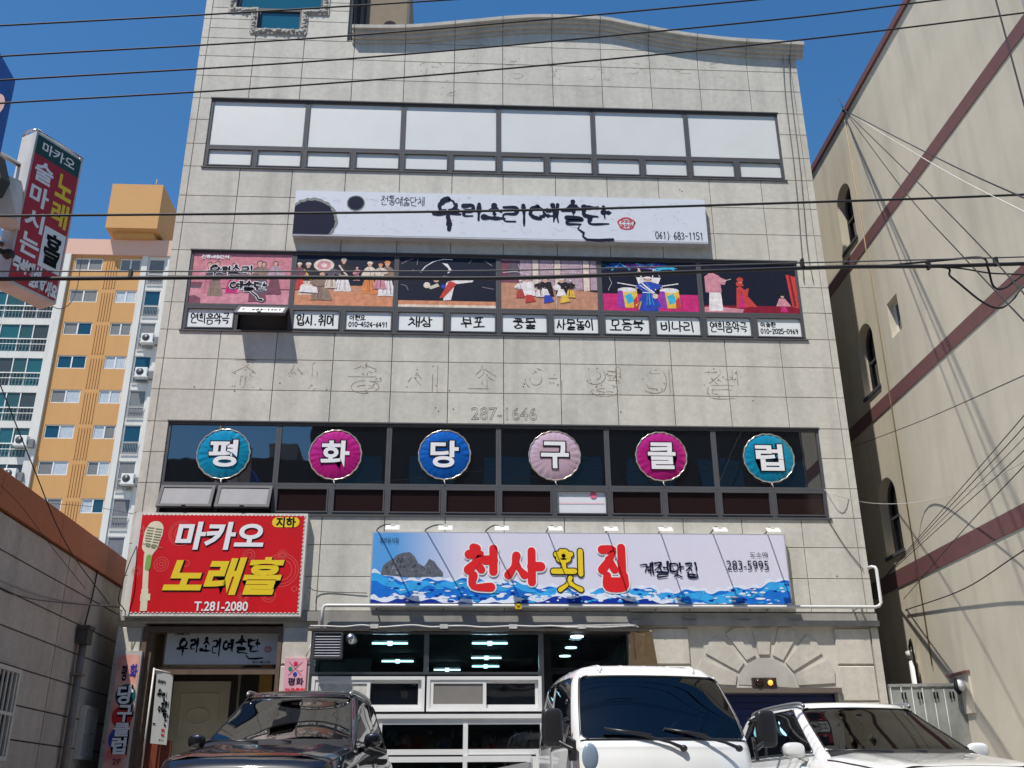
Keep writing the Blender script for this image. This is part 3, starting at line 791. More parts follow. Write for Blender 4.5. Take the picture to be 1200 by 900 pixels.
# microphone
m = MB(); cr, gr, gn, dk = 0, 1, 2, 3
def q(px, py): a, b = PX(px, py); return a, b
a, b = q(172, 652); c_, d_ = q(168, 717)
m.mat(0); ribbon(m, [q(172, 650), q(170, 690)], .085, fy-.004); ribbon(m, [q(170, 690), q(168, 716)], .105, fy-.005, cap=False); m.mat(0); ribbon(m, [q(170.5, 696), q(170, 704)], .15, fy-.0055, cap=False)
ribbon(m, catmull([q(175, 650), q(176, 640), q(179, 628), q(182, 620)], 4), np.interp(np.linspace(0, 1, 13), [0, .25, .8, 1], [.10, .24, .29, .26]), fy-.003)
m.mat(2); ribbon(m, [q(173, 665), q(175, 653)], .085, fy-.007)
m.mat(1)
for row in range(8):
    cx_, cy_ = 176.6+row*.75, 641-row*3.1; wd_ = 5.2+min(row, 3)*1.0
    for sd in (-1, 1): ribbon(m, [q(cx_+sd*1.2, cy_+sd*.3), q(cx_+sd*wd_, cy_+sd*1.2)], .014, fy-.0075)
ribbon(m, [q(167.5, 637), q(190, 642)], .010, fy-.009); ribbon(m, [q(168, 616), q(168.5, 626)], .01, fy-.009)
m.build('microphone_print', [mat('cream_print', (.72, .66, .48), .4), mat('olive_print', (.22, .24, .12), .4), green_p], RS)
def words(body, px0, py0, px1, py1, y, bold, main, shade, shear, parent, name, d=.012, slots=None, grow=.03):
    """thick printed lettering with a dark drop edge; the pixel box is measured on the sign plane"""
    a = Y(px0, py1, y); b = Y(px1, py0, y)
    for mm, off, dd, bb in ((shade, .010, .001, bold+grow*.6), (main, 0, .003, bold)):
        if mm is None: continue
        m = MB(); e = .5*grow*(b[2]-a[2]) if mm is shade else 0
        type_into(m, body, a[0]+off-e, a[2]-off-e, b[0]+off+e, b[2]-off+e, y-dd, bold=bb, shear=shear)
        m.build(name if mm is main else name+'_edge', mm, parent)
words('마카오', 204, 612, 311, 644, fy-.004, .035, white, black, .10, RS, 'lettering')
words('노래홀', 189, 653, 334, 697, fy-.004, .04, yellow, black, .22, RS, 'lettering')
words('T.281-2080', 227, 705, 291, 716, fy-.004, .02, white, None, 0, RS, 'phone_number')
m = MB(); ribbon(m, [q(325, 612), q(345, 612)], .165, fy-.002); m.build('yellow_badge', yellow, RS)
words('지하', 323, 606, 347, 618, fy-.004, .03, black, None, 0, RS, 'badge_lettering')

# ---- calligraphy sign
CS = empty('calligraphy_sign', (.7, -.13, 10.40), 'long white sign with black brush calligraphy and a dark blue ink disc', 'sign')
a = Y(347, 224, -.13); b = Y(830, 285, -.13); x0, x1, z0, z1 = a[0], b[0], 10.42, 11.37
m = MB(); m.box(x0, -.125, z0, x1, .02, z1); m.box(x0, -.131, z0, x1, -.125, z0+.03)
m.build('casing', mat('steel_edge', (.45, .46, .50), .4), CS)
y = -.133
m = MB(); m.box(x0, y, z0+.032, x1, -.1265, z1); m.build('face', mat('pearl_sheet', (.66, .69, .76), .35, var=.03), CS)
r = random.Random(21)
m = MB()
for _ in range(150):
    px, pz = r.uniform(x0+.3, x1-.1), r.uniform(z0+.08, z1-.06); a = r.uniform(0, 3.1); L = r.uniform(.05, .13)
    ribbon(m, [(px, pz), (px+L*math.cos(a)*.6, pz+L*math.sin(a)*.45), (px+L*math.cos(a+.5), pz+L*.8*math.sin(a+.5))], [.003, .006, .003], y-.0006, cap=False)
m.build('paper_fibres', mat('fibre_grey', (.40, .42, .47), .5), CS)
def blot(m, cx, cz, R, r, clipx=None, yy=0):
    pts = []
    for k in range(64):
        t = 2*math.pi*k/64; rr = R*(1+r.uniform(-.035, .035)); px = cx+rr*math.cos(t); pz = cz+rr*math.sin(t)
        pts.append((max(px, x0+.002), yy, min(max(pz, z0+.034), z1-.002)))
    m.poly(pts)
ca = Y(371, 257, y); cb = Y(417, 238, y)
m = MB(); m.mat(1); blot(m, ca[0]-.10, ca[2]-.03, .48, r, yy=y-.003); blot(m, cb[0], cb[2], .165, r, yy=y-.003); m.mat(0); blot(m, ca[0]-.10, ca[2]-.03, .43, r, yy=y-.004); blot(m, cb[0], cb[2], .145, r, yy=y-.004)
m.build('ink_disc', [navy, mat('olive_halo', (.16, .19, .17), .5)], CS)
def boxpx(c, px0, py0, px1, py1, yy): p = Y(px0, py1, yy); q = Y(px1, py0, yy); return (c, p[0], p[2], q[0], q[2])
m = MB()
chars = [('우', 508, 235, 541, 263), ('리', 543, 239, 566, 257), ('소', 566, 241, 592, 256), ('리', 590, 240, 619, 265), ('예', 621, 240, 655, 260), ('술', 660, 237, 684, 263), ('단', 685, 243, 717, 262)]
brush(m, [boxpx(*c, y) for c in chars], y-.004, .068, seed=8)
def P2(px, py, yy=y): q = Y(px, py, yy); return q[0], q[2]
ribbon(m, catmull([P2(536, 247), P2(520, 249), P2(504, 248)], 4), np.linspace(.09, .02, 9), y-.0065)
ribbon(m, [P2(524, 250), P2(527, 262), P2(526, 269)], [.05, .09, .07], y-.0066)
ribbon(m, [P2(669, 262), P2(680, 263), P2(677, 268), P2(684, 273), P2(683, 277), P2(688, 281), P2(701, 282), P2(718, 281)], [.02, .045, .03, .05, .035, .05, .07, .06], y-.0067)
m.build('brush_lettering', navy, CS)
m = MB(); b0 = boxpx('', 446, 231, 498, 240, y); pen(m, '전통예술단체', b0[1], b0[2], b0[3], b0[4], y-.003, .011, wob=.05, seed=2)
b0 = boxpx('', 768, 273, 824, 280, y); pen(m, '061) 683-1151', b0[1], b0[2], b0[3], b0[4], y-.003, .014, wob=.04, seed=2); m.build('small_lettering', navy, CS)
def seal(parent, cx, cz, s, yy):
    m = MB(); ribbon(m, [(cx+s*math.cos(t)*(1+.1*math.sin(5*t)), cz+.8*s*math.sin(t)) for t in np.linspace(0, 6.4, 25)], s*.18, yy)
    rr = random.Random(4)
    for i in range(3):
        for j in range(2):
            ux, uz = cx+(i-1)*s*.5, cz+(j-.5)*s*.65
            ribbon(m, [(ux-.18*s, uz+.15*s), (ux+.15*s, uz+.18*s), (ux+rr.uniform(-.1, .1)*s, uz-.2*s)], s*.12, yy); ribbon(m, [(ux-.15*s, uz-.1*s), (ux+.2*s, uz-.05*s)], s*.1, yy)
    m.build('red_seal', mat('seal_red', (.55, .03, .03), .5), parent)
p = P2(734, 262); seal(CS, p[0], p[1], .15, y-.003)

# ---- raw fish restaurant sign
FS = empty('seafood_sign', (1.9, -.12, 3.82), 'long printed sign with sea, rock island and red and yellow lettering above the shop front', 'sign')
x0, x1, z0, z1 = -1.42, 5.29, 3.825, 4.985
m = MB(); m.box(x0, -.115, z0, x1, .02, z1); m.build('casing', mat('sign_alu', (.55, .55, .57), .4, .5), FS)
y = -.12
m = MB(); m.box(x0+.02, y, z0+.02, x1-.02, -.1155, z1-.02); m.build('face', mat('lilac_white', (.68, .67, .80), .35, var=.02), FS)
# printed sky: a picture, fading to the white ground of the sign
pm = bpy.data.materials.new('sky_print'); pm.use_nodes = True; t = pm.node_tree; bs = t.nodes['Principled BSDF']; bs.inputs['Roughness'].default_value = .35
tc = t.nodes.new('ShaderNodeTexCoord'); sp = t.nodes.new('ShaderNodeSeparateXYZ'); t.links.new(tc.outputs['Generated'], sp.inputs[0])
cr_ = t.nodes.new('ShaderNodeValToRGB'); cr_.color_ramp.elements[0].color = (.10, .34, .72, 1); cr_.color_ramp.elements[1].color = (.68, .67, .80, 1); cr_.color_ramp.elements[0].position = .25
t.links.new(sp.outputs['X'], cr_.inputs[0]); t.links.new(cr_.outputs[0], bs.inputs['Base Color'])
m = MB(); m.box(x0+.021, y-.001, z0+.021, x0+1.45, y-.0002, z1-.021); m.build('sky_print', pm, FS)
# printed sea: waves in deep, mid and pale blue with foam
sea = [mat('deep_blue', (.005, .03, .30), .35), mat('mid_blue', (.01, .16, .62), .35, var=.25, scale=5), mat('light_blue', (.04, .38, .80), .35, var=.2, scale=5), mat('foam', (.72, .78, .90), .4)]
r = random.Random(13)
def surf(x):   # upper edge of the printed water
    t = (x-x0)/(x1-x0)
    base = np.interp(t, [0, .05, .12, .2, .3, .42, .52, .62, .7, .78, .86, .94, 1], [.43, .37, .33, .36, .33, .25, .20, .24, .2, .2, .22, .30, .36])
    return z0+(z1-z0)*(base+.025*math.sin(x*9)+.015*math.sin(x*23+1))
m = MB(); N = 160; xs = np.linspace(x0+.02, x1-.02, N)
def band(mi, f0, f1, yy):
    m.mat(mi)
    for a, b in zip(xs[:-1], xs[1:]):
        p = [(a, f0(a)), (b, f0(b)), (b, f1(b)), (a, f1(a))]
        if p[3][1] <= p[0][1] and p[2][1] <= p[1][1]: continue
        m.add([(u, yy, max(v, z0+.021)) for u, v in p], [(0, 1, 2, 3)])
zb = lambda x: z0+.02
band(3, zb, lambda x: surf(x)+.025*(1+math.sin(x*31)), y-.002)
band(1, zb, lambda x: surf(x)-.02, y-.003)
band(2, lambda x: surf(x)-.16-.04*math.sin(x*5), lambda x: surf(x)-.05-.03*math.sin(x*11), y-.004)
foam = lambda x: z0+(z1-z0)*(np.interp((x-x0)/(x1-x0), [0, .1, .25, .4, .46, .6, .7, .75, 1], [.10, .13, .05, .12, .17, .14, .10, .02, .0]))
band(3, zb, lambda x: foam(x)+.03*math.sin(x*17)+.015*math.sin(x*41), y-.005)
band(0, zb, lambda x: foam(x)-.07+.03*math.sin(x*13+1), y-.006)
for k in range(260):
    x = r.uniform(x0+.06, x1-.06); zz = r.uniform(z0+.04, max(z0+.06, surf(x)-.03)); s = r.uniform(.006, .028)
    m.mat(r.choice([3, 3, 2, 2, 0])); m.disc((x, y-.0065-.00012*(k % 16), zz), s*r.uniform(1, 3.2), s*.7, n=9)
m.build('sea_print', sea, FS)
m = MB(); rk = [mat('rock_print', (.10, .11, .14), .5, var=.5, scale=14), mat('rock_pale', (.24, .24, .27), .5, var=.4, scale=14), mat('rock_deep', (.035, .045, .06), .5)]
pts = [(446, 673), (449, 663), (455, 658), (462, 654), (466, 650), (472, 648), (480, 647), (486, 652), (490, 660), (497, 664), (500, 660), (503, 655), (509, 658), (513, 664), (519, 671), (519, 675), (480, 676)]
m.poly([(*P2(a, b, y)[:1], y-.007, P2(a, b, y)[1]) for a, b in pts])
for k in range(90):
    a, b = r.uniform(450, 515), r.uniform(650, 672)
    lim = np.interp(a, [446, 455, 466, 480, 490, 497, 503, 513, 519], [673, 658, 650, 647, 660, 664, 655, 664, 672])
    if b < lim+2: continue
    m.mat(r.choice([1, 2, 2])); c = P2(a, b, y); s = r.uniform(.01, .035); L = r.uniform(.3, 1)
    m.poly([(c[0]-s*L, y-.0075-k*2e-5, c[1]-s), (c[0]+s*.7, y-.0075-k*2e-5, c[1]-s*.6), (c[0]+s*L*.4, y-.0075-k*2e-5, c[1]+s)])
m.build('island_print', rk, FS)
y2 = y-.011
def bubbly(text, boxes, w, main, edge, ew, name):
    for i, (c, bx) in enumerate(zip(text, boxes)):
        for mm, gr, yy in ((edge, ew, y2), (main, 0, y2-.0045)):
            m = MB(); b0 = boxpx(c, *bx, y2); rr = random.Random(40+i)
            for st in strokes(c):
                P = np.array([(b0[1]+p[0]*(b0[3]-b0[1]), b0[2]+p[1]*(b0[4]-b0[2])) for p in st])
                if 2 < len(P) < 12: P = catmull(P, 4)
                k = len(P); ribbon(m, P, w*(1+.18*np.cos(np.linspace(0, math.pi, k)*2))*rr.uniform(.9, 1.1)+gr, yy)
            m.build(name if mm is main else name+'_edge', mm, FS)
bubbly('천사집', [(548, 643, 580, 688), (595, 646, 634, 682), (706, 642, 734, 689)], .118, redp, white, .045, 'lettering')
bubbly('횟', [(649, 646, 685, 691)], .066, yellow, black, .036, 'lettering')
m = MB(); brush(m, [boxpx(c, *b_, y2) for c, b_ in zip('계절맛집', [(751, 660, 765, 673), (768, 659, 783, 676), (786, 660, 801, 676), (804, 660, 818, 676)])], y2, .024, seed=31, taper=.8); m.build('brush_lettering', navy, FS)
words('283-5995', 852, 657, 900, 668, y2, .0, navy, None, 0, FS, 'phone_number')
words('도소매', 879, 647, 899, 653, y2, .0, navy, None, 0, FS, 'small_lettering')
words('일반음식점', 445, 630, 467, 636, y2, .0, navy, None, 0, FS, 'small_lettering')

# ---- eight lamps on arms over it
lx = [Y(px, 624, -.12)[0] for px in (441, 498, 569, 640, 710, 772, 833, 897)]; hx = [Y(px, 617, -.62)[0] for px in (460, 522, 588, 651, 716, 780, 844, 906)]
dark_arm = mat('dark_arm', (.05, .05, .05), .5); lamp_w = mat('lamp_housing', (.62, .62, .60), .4)
names = ['leftmost one, above the printed island', 'second from left above printed sky', 'above the first red character', 'above the second red character', 'above the yellow character', 'above the small brush lettering', 'next to the rightmost one', 'rightmost one, above the phone number']
for k in range(8):
    o = empty('sign_lamp', (lx[k], -.05, 4.99), 'small white floodlight on a thin arm, '+names[k], 'sign lamp', 'floodlights along the top of the seafood sign')
    m = MB(); m.tube(catmull([(lx[k], -.03, 4.995), (lx[k]+.02, -.14, 5.02), ((lx[k]+hx[k])/2, -.36, 5.03), (hx[k], -.585, 4.97)], 4), .011, 6); m.build('arm', dark_arm, o)
    m = MB(); zc = 4.90
    m.prism([(hx[k]-.11, -.66, zc-.02), (hx[k]+.11, -.66, zc-.02), (hx[k]+.11, -.575, zc+.035), (hx[k]-.11, -.575, zc+.035)], (0, .03, .045)); m.box(hx[k]-.03, -.60, zc+.05, hx[k]+.03, -.565, zc+.085)
    h = m.build('lamp_head', lamp_w, o)
    m = MB(); m.poly([(hx[k]-.09, -.651, zc-.019), (hx[k]-.09, -.588, zc+.022), (hx[k]+.09, -.588, zc+.022), (hx[k]+.09, -.651, zc-.019)]); m.build('lamp_glass', greyglass, h)

# ---- gas pipe with brackets and a yellow valve
gp = mat('pipe_grey', (.60, .60, .59), .4, var=.08)
PZ = 3.795; PY = -.17
m = MB(); path = [(-2.12, PY, 3.43), (-2.12, PY, PZ-.05), (-2.10, PY, PZ-.01), (-2.06, PY, PZ), (6.60, PY, PZ), (6.67, PY, PZ+.02), (6.71, PY, PZ+.07), (6.71, PY, 4.40), (6.70, PY+.02, 4.44), (6.66, -.12, 4.455), (6.64, -.02, 4.455)]
GPo = empty('gas_pipe', (2, PY, PZ), 'grey gas pipe running below the seafood sign and turning up at the right corner', 'pipe')
m.tube(path, .026, 10); m.build('pipe', gp, GPo)
m = MB()
for x in (-1.3, .9, 3.1, 4.9, 6.3): m.box(x-.012, -.19, PZ-.034, x+.012, -.0, PZ-.026); m.box(x-.012, -.012, PZ-.14, x+.012, .0, PZ+.04)
m.tube([(6.38, PY, PZ-.03), (6.42, -.1, PZ-.12), (6.50, -.03, PZ-.24)], .016, 6)
m.build('bracket', mat('galvanised', (.33, .33, .33), .5, .4), GPo)
m = MB(); m.box(.86, PY-.045, PZ-.05, .96, PY+.045, PZ+.03); m.box(.88, PY-.06, PZ+.0, .93, PY-.045, PZ+.02); m.build('valve', mat('valve_yellow', (.75, .50, .02), .4), GPo)

# ---- signs round the entrance
IS = empty('entrance_sign', (-3.6, .2, 2.96), 'small white sign with black brush calligraphy inside the shaded entrance', 'sign')
a = Y(197, 737, .2); b = Y(327, 779, .2); x0, x1, z0, z1 = a[0], b[0], 2.95, 3.49-.02
m = MB(); m.box(x0, .19, z0, x1, .22, z1); m.build('board', mat('grey_white_board', (.52, .54, .56), .45, var=.04), IS)
m = MB(); y = .188
cs = [('우', 207, 750, 222, 768), ('리', 223, 748, 234, 764), ('소', 235, 748, 248, 763), ('리', 248, 748, 260, 770), ('예', 261, 750, 274, 764), ('술', 276, 746, 290, 765), ('단', 291, 750, 306, 763)]
brush(m, [boxpx(*c, y) for c in cs], y, .032, seed=8)
ribbon(m, [P2(284, 765, y), P2(290, 766, y), P2(288, 768, y), P2(292, 772, y), P2(299, 772, y), P2(308, 771, y)], [.012, .02, .016, .025, .03, .02], y-.0025); 
b0 = boxpx('', 205, 740, 222, 744, y); pen(m, '전통예술단체', b0[1], b0[2], b0[3], b0[4], y, .008, seed=2)
b0 = boxpx('', 296, 775, 317, 777, y); pen(m, '061) 683-1151', b0[1], b0[2], b0[3], b0[4], y, .008, seed=2)
m.build('brush_lettering', black, IS); p = P2(314, 761, y); seal(IS, p[0], p[1], .055, y-.001)

# banner on a bracket at the left of the entrance, turned a little
BN = empty('hanging_banner', (-4.52, .3, 1.85), 'narrow white upright banner with brush lettering beside the cream door', 'banner')
P_ = [Y(184, 787, .06), Y(203, 791, .18), Y(195, 873, .18), Y(176, 871, .06)]
m = MB(); m.prism([tuple(p) for p in P_], (0, .02, 0)); m.build('sheet', mat('banner_white', (.62, .62, .58), .6, var=.05), BN)
def bil(u, v, off=.004):   # u right, v down on the sheet
    a = P_[0]+(P_[1]-P_[0])*u; b = P_[3]+(P_[2]-P_[3])*u; q = a+(b-a)*v; return (q[0], q[1]-off, q[2])
m = MB(); tmp = MB()
brush(tmp, [('우', .15, -.36, .48, -.25), ('리', .48, -.37, .78, -.28), ('소', .45, -.44, .75, -.36), ('리', .7, -.50, .95, -.40), ('예', .3, -.56, .6, -.47), ('술', .55, -.60, .85, -.50), ('단', .7, -.66, .97, -.57)], 0, .028, seed=3)
pen(tmp, '전통예술단체', .1, -.15, .6, -.11, 0, .012, seed=3)
ribbon(tmp, [(.75, -.66), (.72, -.72), (.85, -.74)], .03, 0); ribbon(tmp, [(.05, -.73), (.2, -.73)], .02, 0); pen(tmp, '683-1151', .5, -.95, .8, -.93, 0, .008)
m.add([bil(p[0], -p[2], .004-p[1]) for p in tmp.v], tmp.f); m.build('brush_lettering', black, BN)
m = MB(); tmp = MB(); ribbon(tmp, [(.62, -.80), (.8, -.80), (.8, -.87), (.62, -.87), (.62, -.80)], .03, 0); m.add([bil(p[0], -p[2], .004-p[1]) for p in tmp.v], tmp.f); m.build('red_seal', MATS['seal_red'], BN)
m = MB(); p = P_[0]; m.tube([(p[0]-.04, .03, p[2]+.05), (p[0]-.04, .03, 1.3)], .014, 6); m.tube([(p[0]-.04, .03, p[2]+.03), (P_[1][0], .2, P_[1][2]+.02)], .01, 6); m.build('bracket', gp, BN)

# upright billiard club sign on the left pillar
PS = empty('pillar_sign', (-5.0, -.06, 1.0), 'tall narrow pink sign with three coloured balls and Korean lettering on the left pillar', 'sign')
x0, x1, z1 = -5.17, -4.83, 3.06
m = MB(); m.box(x0-.01, -.06, .9, x1+.01, .0, z1+.06); m.build('casing', mat('pillar_casing', (.45, .44, .42), .5), PS)
y = -.064
pk = bpy.data.materials.new('pink_print_ground'); pk.use_nodes = True; t = pk.node_tree; bs = t.nodes['Principled BSDF']; bs.inputs['Roughness'].default_value = .4
tc = t.nodes.new('ShaderNodeTexCoord'); ns = t.nodes.new('ShaderNodeTexNoise'); ns.inputs['Scale'].default_value = 2.2; t.links.new(tc.outputs['Object'], ns.inputs['Vector'])
cr_ = t.nodes.new('ShaderNodeValToRGB'); cr_.color_ramp.elements[0].color = (.62, .16, .14, 1); cr_.color_ramp.elements[0].position = .35; cr_.color_ramp.elements[1].color = (.72, .42, .34, 1); cr_.color_ramp.elements[1].position = .6
t.links.new(ns.outputs['Fac'], cr_.inputs[0]); t.links.new(cr_.outputs[0], bs.inputs['Base Color'])
m = MB(); m.box(x0+.01, y, .92, x1-.01, -.0602, z1); m.build('face', pk, PS)
m = MB(); bm_ = [mat('ball_green', (.01, .10, .09), .3), mat('ball_red', (.55, .015, .02), .3), mat('ball_blue', (.015, .06, .36), .3), mat('ball_gloss', (.6, .6, .6), .3)]
for k, (px, py) in enumerate(((147, 815), (143, 840), (139, 866))):
    c = P2(px, py, y); m.mat(k); m.disc((c[0], y-.002-.0003*k, c[1]), .150, .165); m.mat(3); ribbon(m, arc(c[0], c[1], .115, .125, 20, 60, 6), .018, y-.004, cap=False)
m.build('ball_print', bm_, PS)
for ch, bx in (('당', (136, 803, 157, 825)), ('구', (136, 826, 156, 846)), ('클', (132, 847, 153, 863)), ('럽', (129, 864, 149, 884))): words(ch, *bx, y-.006, .035, white, black, 0, PS, 'lettering', grow=.12)
words('평', 141, 779, 150, 798, y-.003, .03, navy, None, 0, PS, 'lettering'); words('화', 151, 778, 162, 795, y-.003, .03, mat('blue_ink', (.02, .03, .35), .4), None, 0, PS, 'lettering')
words('2F', 131, 889, 142, 896, y-.003, .02, mat('maroon_ink', (.16, .02, .04), .4), None, 0, PS, 'lettering')

# small billiard sign on the right pillar of the entrance
SS = empty('small_pink_sign', (-2.5, -.03, 2.4), 'small pink sign with crossed cues and four coloured balls right of the entrance', 'sign')
a = Y(334, 771, -.04); b = Y(360, 771, -.04); x0, x1, z1 = a[0], b[0], a[2]
m = MB(); m.box(x0, -.035, 1.5, x1, .0, z1); m.build('board', mat('pink_board', (.72, .38, .46), .4, var=.12, scale=5), SS)
y = -.037; cx, cz = (x0+x1)/2, z1-.16
m = MB(); L = .1
for s in (1, -1): ribbon(m, [(cx-L*s, cz+L), (cx+L*s, cz-L)], .008, y)
m.build('cue_print', mat('dark_red_print', (.30, .04, .06), .5), SS)
m = MB()
for k, (dx, dz) in enumerate(((0, .075), (-.075, 0), (.08, 0), (0, -.08))): m.mat(k); m.disc((cx+dx, y-.003, cz+dz), .032, .032, n=18)
m.build('ball_print', [mat('ball_crimson', (.6, .03, .08), .3), mat('ball_sea', (.02, .25, .16), .3), mat('ball_pink', (.75, .45, .5), .3), bm_[2]], SS)
words('평화', 337, 794, 356, 803, y-.001, .02, navy, None, 0, SS, 'lettering'); words('당구클럽', 334, 806, 357, 812, y-.001, .03, redp, None, 0, SS, 'lettering')
m = MB(); m.tube([(x1-.02, -.04, z1+.02), (x1+.06, -.04, z1+.24)], .01, 6); m.build('stay', gp, SS)
# yellow menu board inside the entrance on the right
m = MB(); a = Y(307, 778, .5); m.box(a[0]-.02, .5, 1.4, a[0]+.18, .53, a[2]); m.box(a[0]+.02, .497, 2.2, a[0]+.14, .4995, a[2]-.1)
tag(m.build('notice_board', mat('amber_board', (.40, .22, .04), .5, var=.2)), 'narrow amber board standing upright at the right of the entrance', 'board')
# amber warning light over the garage
WL = empty('warning_light', (4.77, -.03, 2.62), 'dark double warning light with one amber lens lit above the garage opening', 'warning light')
a = Y(882, 794, -.06); b = Y(911, 806, -.06)
m = MB(); m.bbox(a[0], -.06, b[2], b[0], .03, a[2], .008); m.build('housing', mat('lamp_black', (.03, .02, .015), .5), WL)
zc = (a[2]+b[2])/2; xc = (a[0]+b[0])/2
m = MB(); m.ell((xc-.095, -.06, zc), (.055, .03, .055)); m.build('lens', mat('dark_lens', (.03, .01, .005), .2), WL)
m = MB(); m.ell((xc+.085, -.06, zc), (.042, .03, .042)); m.build('lens', emit('amber_lens', (1.0, .42, .06), 1.1), WL)
m = MB()
for s in (-.095, .085): m.tube(arc_ := [(xc+s+.06*math.cos(t), -.075, zc+.06*math.sin(t)) for t in np.linspace(0, math.pi, 9)], .008, 6)
m.build('visor', MATS['lamp_black'], WL)

# ---- foil balloons in the second floor windows
cyan = mat('foil_cyan', (.01, .27, .44), .16, .25, var=.25, scale=3); magenta = mat('foil_magenta', (.52, .02, .22), .16, .25, var=.25, scale=3)
blue_f = mat('foil_blue', (.01, .12, .48), .16, .25, var=.25, scale=3); palep = mat('foil_pink', (.60, .42, .50), .2, .2, var=.1, scale=3)
gold = mat('foil_rim', (.55, .50, .42), .25, .6, var=.35, scale=20)
bl = [('평', cyan, 262, 532, 'cyan foil balloon with the first white character, in the leftmost window'), ('화', magenta, 393, 533, 'magenta foil balloon with the second white character, between the cyan and the blue one'), ('당', blue_f, 521, 533, 'deep blue foil balloon with the third white character'), ('구', palep, 650, 534, 'pale pink foil balloon with the fourth white character'), ('클', magenta, 775, 535, 'magenta foil balloon with the fifth white character, right of the pale pink one'), ('럽', cyan, 901, 537, 'cyan foil balloon with the last white character, in the rightmost window')]
for k, (ch, mm, px, py, lab) in enumerate(bl):
    yb = .01; c = Y(px, py, yb); R = .43
    o = empty('foil_balloon', (c[0], yb, c[2]), lab, 'balloon', 'foil balloons spelling a name across the second floor windows')
    r = random.Random(60+k)
    nr, na = 9, 72; G = []
    for i in range(nr+1):
        q_ = i/nr; row = []
        for j in range(na+1):
            t = 2*math.pi*(j % na)/na
            rad = R*q_*(1 if i < nr else 1+.010*math.sin(t*19))
            puck = .014*math.sin(t*24+k+2*math.sin(t*3+k))*q_**5*(1 if i < nr else .3)
            row.append((c[0]+rad*math.cos(t), yb-.036*(1-q_**4.5)+puck-.001, c[2]+rad*math.sin(t)))
        G.append(row)
    m = MB(); m.grid(np.array(G)); m.build('foil', mm, o)
    m = MB(); m.tube([(c[0]+R*math.cos(t)*(1+.010*math.sin(t*19)), yb-.004, c[2]+R*math.sin(t)*(1+.010*math.sin(t*19))) for t in np.linspace(0, 2*math.pi, 150)], .013, 6, cap=False); m.build('rim', gold, o)
    for mm2, bb, yy in ((black, .075, .005), (white, .03, .008)):
        m = MB(); e = .018 if mm2 is black else 0
        s_ = .235; type_into(m, ch, c[0]-s_-e, c[2]-s_-e, c[0]+s_+e, c[2]+s_+e, yb-.040-yy, bold=bb)
        m.build('lettering' if mm2 is white else 'lettering_edge', mm2, o)
    m = MB(); m.tube([(c[0], yb, c[2]-R), (c[0]+.01, yb-.01, c[2]-R-.06), (c[0]+.03, yb, c[2]-R-.09)], [.012, .006, .004], 6); m.build('string', white, o)

